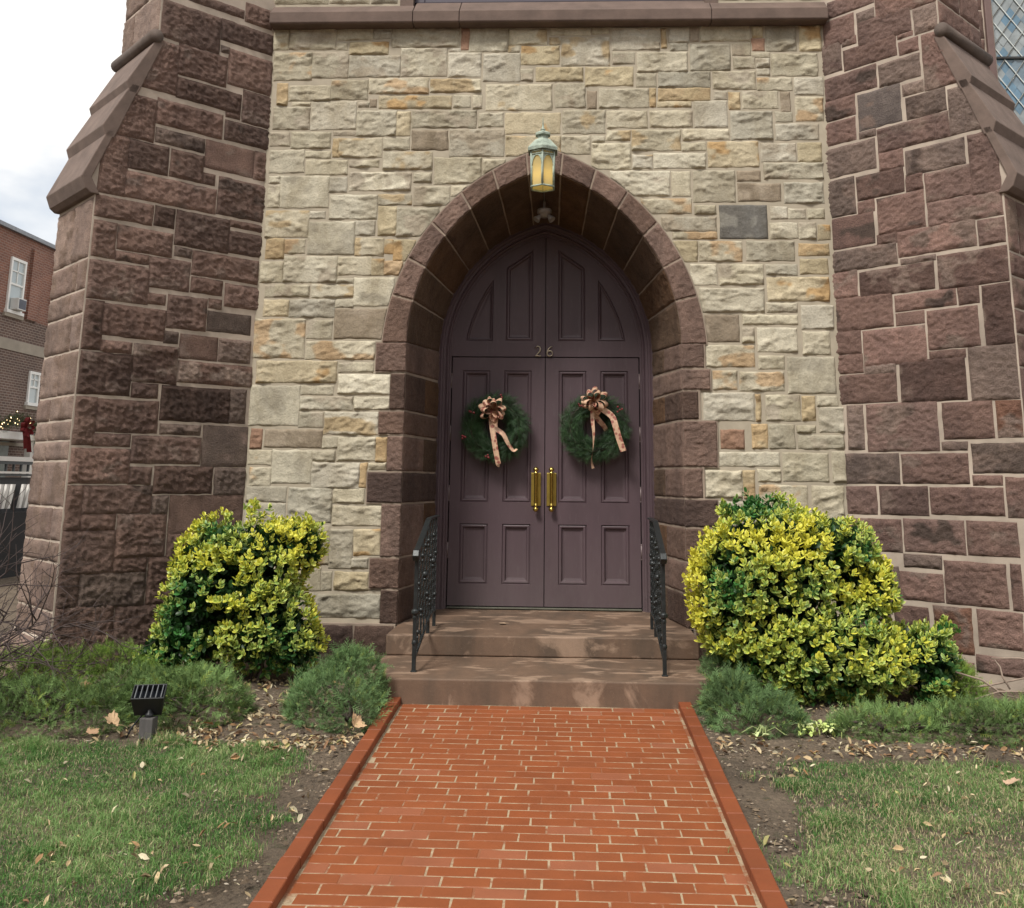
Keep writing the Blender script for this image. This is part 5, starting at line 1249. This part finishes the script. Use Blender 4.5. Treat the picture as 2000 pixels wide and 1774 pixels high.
# ================================================================= neighbour's brick building beyond the left buttress
def mat_brick(name, c1, c2, mortar, scale=1.):
    t = NT(name); tc = t.n('ShaderNodeTexCoord'); sp = t.n('ShaderNodeSeparateXYZ'); t.l(tc.outputs['Object'], sp.inputs[0])
    cb = t.n('ShaderNodeCombineXYZ'); ad = t.n('ShaderNodeMath', operation='ADD'); t.l(sp.outputs['X'], ad.inputs[0]); t.l(sp.outputs['Y'], ad.inputs[1]); t.l(ad.outputs[0], cb.inputs['X']); t.l(sp.outputs['Z'], cb.inputs['Y'])
    b = t.n('ShaderNodeTexBrick'); t.l(cb.outputs[0], b.inputs['Vector']); b.inputs['Scale'].default_value = 1.
    b.inputs['Brick Width'].default_value = .215; b.inputs['Row Height'].default_value = .083; b.inputs['Mortar Size'].default_value = .011
    for n_, c in (('Color1', c1), ('Color2', c2), ('Mortar', mortar)): b.inputs[n_].default_value = c4(c)
    f = t.noise(.9, 5, .65); c = t.mix(1., b.outputs['Color'], t.ramp(f, [(.3, g(.8)), (.7, g(1.18))]), 'MULTIPLY')
    t.col(c); t.set(Roughness=.9); t.bump(b.outputs['Fac'], .4, -.006); return t.m
M['red_brick'] = mat_brick('red_brick', (.23,.095,.062), (.17,.072,.052), (.27,.19,.15))
M['dark_brick'] = mat_brick('dark_brown_brick', (.125,.073,.056), (.092,.056,.046), (.25,.20,.165))
M['white_paint'] = mat_plain('white_paint', (.74,.73,.70), .5, var=.06)
M['concrete'] = mat_plain('concrete_band', (.30,.26,.21), .9, var=.2, scale=2.)
bld = empty('brick_building', (-17.5, 24, -.5), 'red and dark brown brick building beyond the left buttress', 'building')
XB = -17.5
mb = MB(); mb.box(-26, XB, 8., 45., 6.55, 9.2); mb.obj('upper_wall', M['red_brick'], bld)
mb = MB(); mb.box(-26, XB, 8., 45., 5.80, 6.548); mb.box(-26, XB, 8., 45., -3., 5.45); mb.obj('lower_wall', M['dark_brick'], bld)
mb = MB(); mb.box(-26, XB+.03, 8., 45., 5.452, 5.798); mb.box(-26, XB+.06, 8., 45., 2.46, 2.56); mb.obj('stone_band', M['concrete'], bld)
mb = MB(); mb.box(-26.1, XB+.14, 7.9, 45.1, 9.202, 9.33); mb.obj('roof_coping', mat_plain('grey_metal_coping', (.22,.23,.25), .5, .3), bld)
# brick pier strips giving the recessed panel
mb = MB(); mb.box(XB, XB+.10, 22.1, 22.75, 6.56, 8.9); mb.box(XB, XB+.10, 23.6, 24.6, 6.56, 8.9); mb.obj('brick_pier', M['red_brick'], bld)
t = NT('pale_window_glass'); t.col((.42,.47,.48)); t.set(Roughness=.1); M['pale_glass'] = t.m
def sash(y0, y1, z0, z1, ac=False):
    mb = MB(); f = .09; x0, x1 = XB-.02, XB+.06
    mb.box(x0, x1, y0, y0+f, z0, z1); mb.box(x0, x1, y1-f, y1, z0, z1); mb.box(x0, x1, y0+f, y1-f, z1-f, z1); mb.box(x0, x1+.05, y0-.05, y1+.05, z0-.10, z0); zm = (z0+z1)/2
    mb.box(x0, x1-.01, y0+f, y1-f, zm-.03, zm+.03); ym = (y0+y1)/2; mb.box(x0, x1-.02, ym-.018, ym+.018, zm+.03, z1-f); mb.box(x0, x1-.02, y0+f, y1-f, (zm+z1)/2-.018, (zm+z1)/2+.018)
    w = mb.obj('window', M['white_paint'], bld)
    mb = MB(); mb.box(XB+.005, XB+.012, y0+f, y1-f, z0, z1-f); mb.obj('pane', M['pale_glass'], w)
    mb = MB(); mb.box(XB-.02, XB+.08, y0-.1, y1+.1, z0-.22, z0-.102); mb.obj('sill', M['concrete'], w)
    return w
w1 = sash(20.95, 21.83, 6.70, 8.40)
mb = MB(); mb.box(XB+.02, XB+.30, 21.16, 21.62, 6.72, 7.10); mb.obj('air_conditioner', mat_plain('air_conditioner_case', (.60,.60,.58), .5, var=.05), w1, bevel=.015)
mb = MB(); mb.box(XB+.302, XB+.306, 21.19, 21.59, 6.76, 7.06); mb.obj('air_conditioner_grille', mat_plain('dark_blue_grey_grille', (.07,.075,.10), .6), w1)
sash(22.72, 23.38, 3.90, 4.93)
# doorway hood with garland
mb = MB(); mb.box(XB, XB+.75, 19.6, 22.45, 2.62, 2.86); mb.box(XB+.5, XB+.72, 22.05, 22.27, -.5, 2.62); mb.box(XB+.5, XB+.72, 19.7, 19.92, -.5, 2.62); mb.obj('portico', M['white_paint'], bld, bevel=.02)
mb = MB(); mb.box(XB, XB+.02, 20.1, 22.0, -.5, 2.6); mb.obj('entrance_door', mat_plain('grey_green_door', (.16,.18,.16), .5), bld)
gar = empty('garland', (XB+.8, 21.6, 2.8), 'evergreen garland with red bow and small lights round the neighbouring doorway', 'garland')
P = []
for i in range(90):
    u = i/89
    if u < .55: p = (XB+.85, 19.8+2.35*(u/.55), 2.95+.28*math.sin(u/.55*math.pi))
    else: v = (u-.55)/.45; p = (XB+.85, 22.15+.35*math.sin(v*1.5), 2.95-1.45*v)
    P.append(p)
P = np.repeat(np.array(P), 14, 0) + RNG.normal(0, .09, (90*14, 3)); D = RNG.normal(0, 1, P.shape); D /= np.linalg.norm(D, axis=1)[:, None]
cc = np.array([(.035,.085,.03), (.06,.10,.03), (.10,.06,.03)])[RNG.integers(0, 3, len(P))]
V, F, C = instance(NTm, NF, None, P, D, RNG.uniform(0, 6, len(P)), RNG.uniform(.12, .22, len(P)), cc[:, None]*NW[None, :, None]*1.)
link('greenery', np_mesh('greenery', V, F, None, C), M['needle'], gar)
t = NT('fairy_light'); t.b.inputs['Emission Color'].default_value = (1,.72,.35,1); t.b.inputs['Emission Strength'].default_value = 2.5
mb = MB(); mb.sphere((0, 0, 0), .016, 6); fm = mb.mesh('fairy_light'); fm.materials.append(t.m)
for p in P[RNG.choice(len(P), 60, False)]:
    o = bpy.data.objects.new('fairy_light', fm); COL.objects.link(o); o.parent = gar; o.location = Vector(p+np.array([.08, 0, 0]))-gar.location
mb = MB(); o_ = Vector((XB+1.0, 21.05, 3.0))
for q in range(7): d = Vector((.3, math.cos(q*.9), math.sin(q*.9)*.7)).normalized(); s_ = d.cross(Vector((1, 0, 0))).normalized(); ribbon(mb, [o_, o_+d*.22+s_*.07, o_+d*.34, o_+d*.22-s_*.07, o_], .12, 14, axis=(1, 0, 0))
ribbon(mb, [o_, o_+Vector((.05,.15,-.3)), o_+Vector((.05,.32,-.75))], .16, 12); ribbon(mb, [o_, o_+Vector((.05,.0,-.3)), o_+Vector((.05,.1,-.65))], .14, 12)
mb.obj('red_bow', mat_plain('red_velvet', (.20,.02,.022), .7), gar)

# unseen terrace added behind the camera to block low sky light
ter = empty('unseen_sky_blocker', (0, -31, -1), 'added brick terrace out of view, blocking low light on the church', 'building')
mb = MB(); mb.box(-45, 45, -40., -31., -2., 10.5); mb.obj('wall', M['red_brick'], ter)
mb = MB(); mb.box(-45.3, 45.3, -40.3, -30.7, 10.502, 10.8); mb.obj('roof', mat_plain('slate_roof', (.08,.08,.085), .7), ter)
for i in range(14):
    for z in (1., 4.3, 7.4):
        mb = MB(); mb.box(-41+i*6.2, -39.6+i*6.2, -30.99, -30.95, z, z+1.9); mb.obj('window', M['dark_glass'], ter)

# white railing, balusters and the dark area wall in front of it
rl = empty('porch_railing', (-8., 5.5, .9), 'black and white porch railing beyond the buttress at the left edge', 'railing')
mb = MB(); mb.box(-8.05, -7.95, 3., 9., 1.735, 1.80); mb.obj('white_top_rail', M['white_paint'], rl)
mb = MB(); mb.box(-8.03, -7.97, 3., 9., 1.69, 1.733); mb.box(-8.03, -7.97, 3., 9., 1.52, 1.55)
for i in range(30): mb.box(-8.015, -7.985, 3.1+i*.2, 3.13+i*.2, 1.55, 1.69)
mb.obj('iron_rail', M['iron'], rl)
mb = MB(); mb.box(-8.06, -7.94, 3., 9., 1.555, 1.585); 
for i in range(40):
    if i % 5 == 4: continue
    y0 = 3.05+i*.15; mb.prism([(y0-.10, 1.05), (y0-.03, 1.05), (y0+.06, 1.40), (y0-.01, 1.40)], lambda a, b, d: (d, a, b), -8.03, -7.99)
mb.obj('white_slats', M['white_paint'], rl)
mb = MB(); mb.box(-8.3, -8.1, 2.5, 10., 1.0, 1.50); mb.obj('dark_porch_side', mat_plain('dark_grey_boards', (.045,.045,.05), .7), rl)  # porch side boards, plain dark grey
aw = MB(); aw.box(-8.4, -7.9, 2., 10., -.60, 1.0); o = aw.obj('area_wall', mat_plain('black_area_wall', (.012,.011,.012), .8, var=.3)); tag(o, 'low black wall under the porch railing at the left edge', 'wall')
aw = MB(); aw.box(-7.7, -7.3, 3., 9., -.30, -.10); aw.box(-7.3, -7.0, 3., 9., -.4, -.22); o = aw.obj('white_kerb_step', M['concrete']); tag(o, 'pale kerb step below the black area wall', 'step')
# ================================================================= sky, sun, camera
W = bpy.data.worlds.new('World'); SC.world = W; W.use_nodes = True
nt = W.node_tree; bg = nt.nodes['Background']
SUN_EL, SUN_AZ = math.radians(SUN_ELEV), math.radians(SUN_AZIM)     # azimuth measured from +y towards +x
sky = nt.nodes.new('ShaderNodeTexSky'); sky.sky_type = 'NISHITA'; sky.sun_disc = False; sky.sun_elevation = SUN_EL; sky.sun_rotation = SUN_AZ
sky.air_density = 1.; sky.dust_density = 2.5; sky.ozone_density = 1.
tc = nt.nodes.new('ShaderNodeTexCoord'); mp = nt.nodes.new('ShaderNodeMapping'); mp.inputs['Scale'].default_value = (1, 1, 2.2); nt.links.new(tc.outputs['Generated'], mp.inputs['Vector'])
nz = nt.nodes.new('ShaderNodeTexNoise'); nz.inputs['Scale'].default_value = 2.6; nz.inputs['Detail'].default_value = 6; nz.inputs['Roughness'].default_value = .55; nt.links.new(mp.outputs['Vector'], nz.inputs['Vector'])
rp = nt.nodes.new('ShaderNodeValToRGB'); rp.color_ramp.elements[0].position = CLOUD[0]; rp.color_ramp.elements[0].color = (CLOUD[2],)*3+(1,); rp.color_ramp.elements[1].position = CLOUD[1]; rp.color_ramp.elements[1].color = (.97,)*3+(1,)
nt.links.new(nz.outputs['Fac'], rp.inputs['Fac'])
mx = nt.nodes.new('ShaderNodeMix'); mx.data_type = 'RGBA'; nt.links.new(rp.outputs['Color'], mx.inputs[0]); nt.links.new(sky.outputs['Color'], mx.inputs[6]); mx.inputs[7].default_value = CLOUDCOL
nt.links.new(mx.outputs[2], bg.inputs['Color']); bg.inputs['Strength'].default_value = SKY_STR
L = bpy.data.lights.new('sun', 'SUN'); L.energy = SUN_STR; L.angle = math.radians(SUN_ANG); L.color = (1., .95, .88)
so = bpy.data.objects.new('sun', L); COL.objects.link(so)
d = Vector((math.sin(SUN_AZ)*math.cos(SUN_EL), math.cos(SUN_AZ)*math.cos(SUN_EL), math.sin(SUN_EL)))
so.rotation_euler = d.to_track_quat('Z', 'Y').to_euler(); so.location = d*30

F_PX, PX, PY = 1900., 1028., 562.
PIT, YAW, ROL = math.radians(11.25), math.radians(2.3), .010
fw = Vector((-math.sin(YAW)*math.cos(PIT), math.cos(YAW)*math.cos(PIT), math.sin(PIT))); r = Vector((math.cos(YAW), math.sin(YAW), 0)); u = r.cross(fw)
r2 = r*math.cos(ROL)+u*math.sin(ROL); u2 = u*math.cos(ROL)-r*math.sin(ROL)
cam = bpy.data.cameras.new('camera'); co = bpy.data.objects.new('camera', cam); COL.objects.link(co)
Mx = Matrix((r2, u2, -fw)).transposed().to_4x4(); Mx.translation = Vector((.17, -8.67, 1.52)); co.matrix_world = Mx
cam.sensor_fit = 'HORIZONTAL'; cam.sensor_width = 36.; cam.lens = F_PX/2000.*36.
cam.shift_x = (1000.-PX)/2000.; cam.shift_y = (PY-887.)/2000.
cam.clip_start = .05; cam.clip_end = 500.
SC.camera = co
vs = SC.view_settings; vs.view_transform = 'Standard'; vs.look = 'None'; vs.gamma = 1.; vs.use_curve_mapping = False; vs.exposure = EXPO
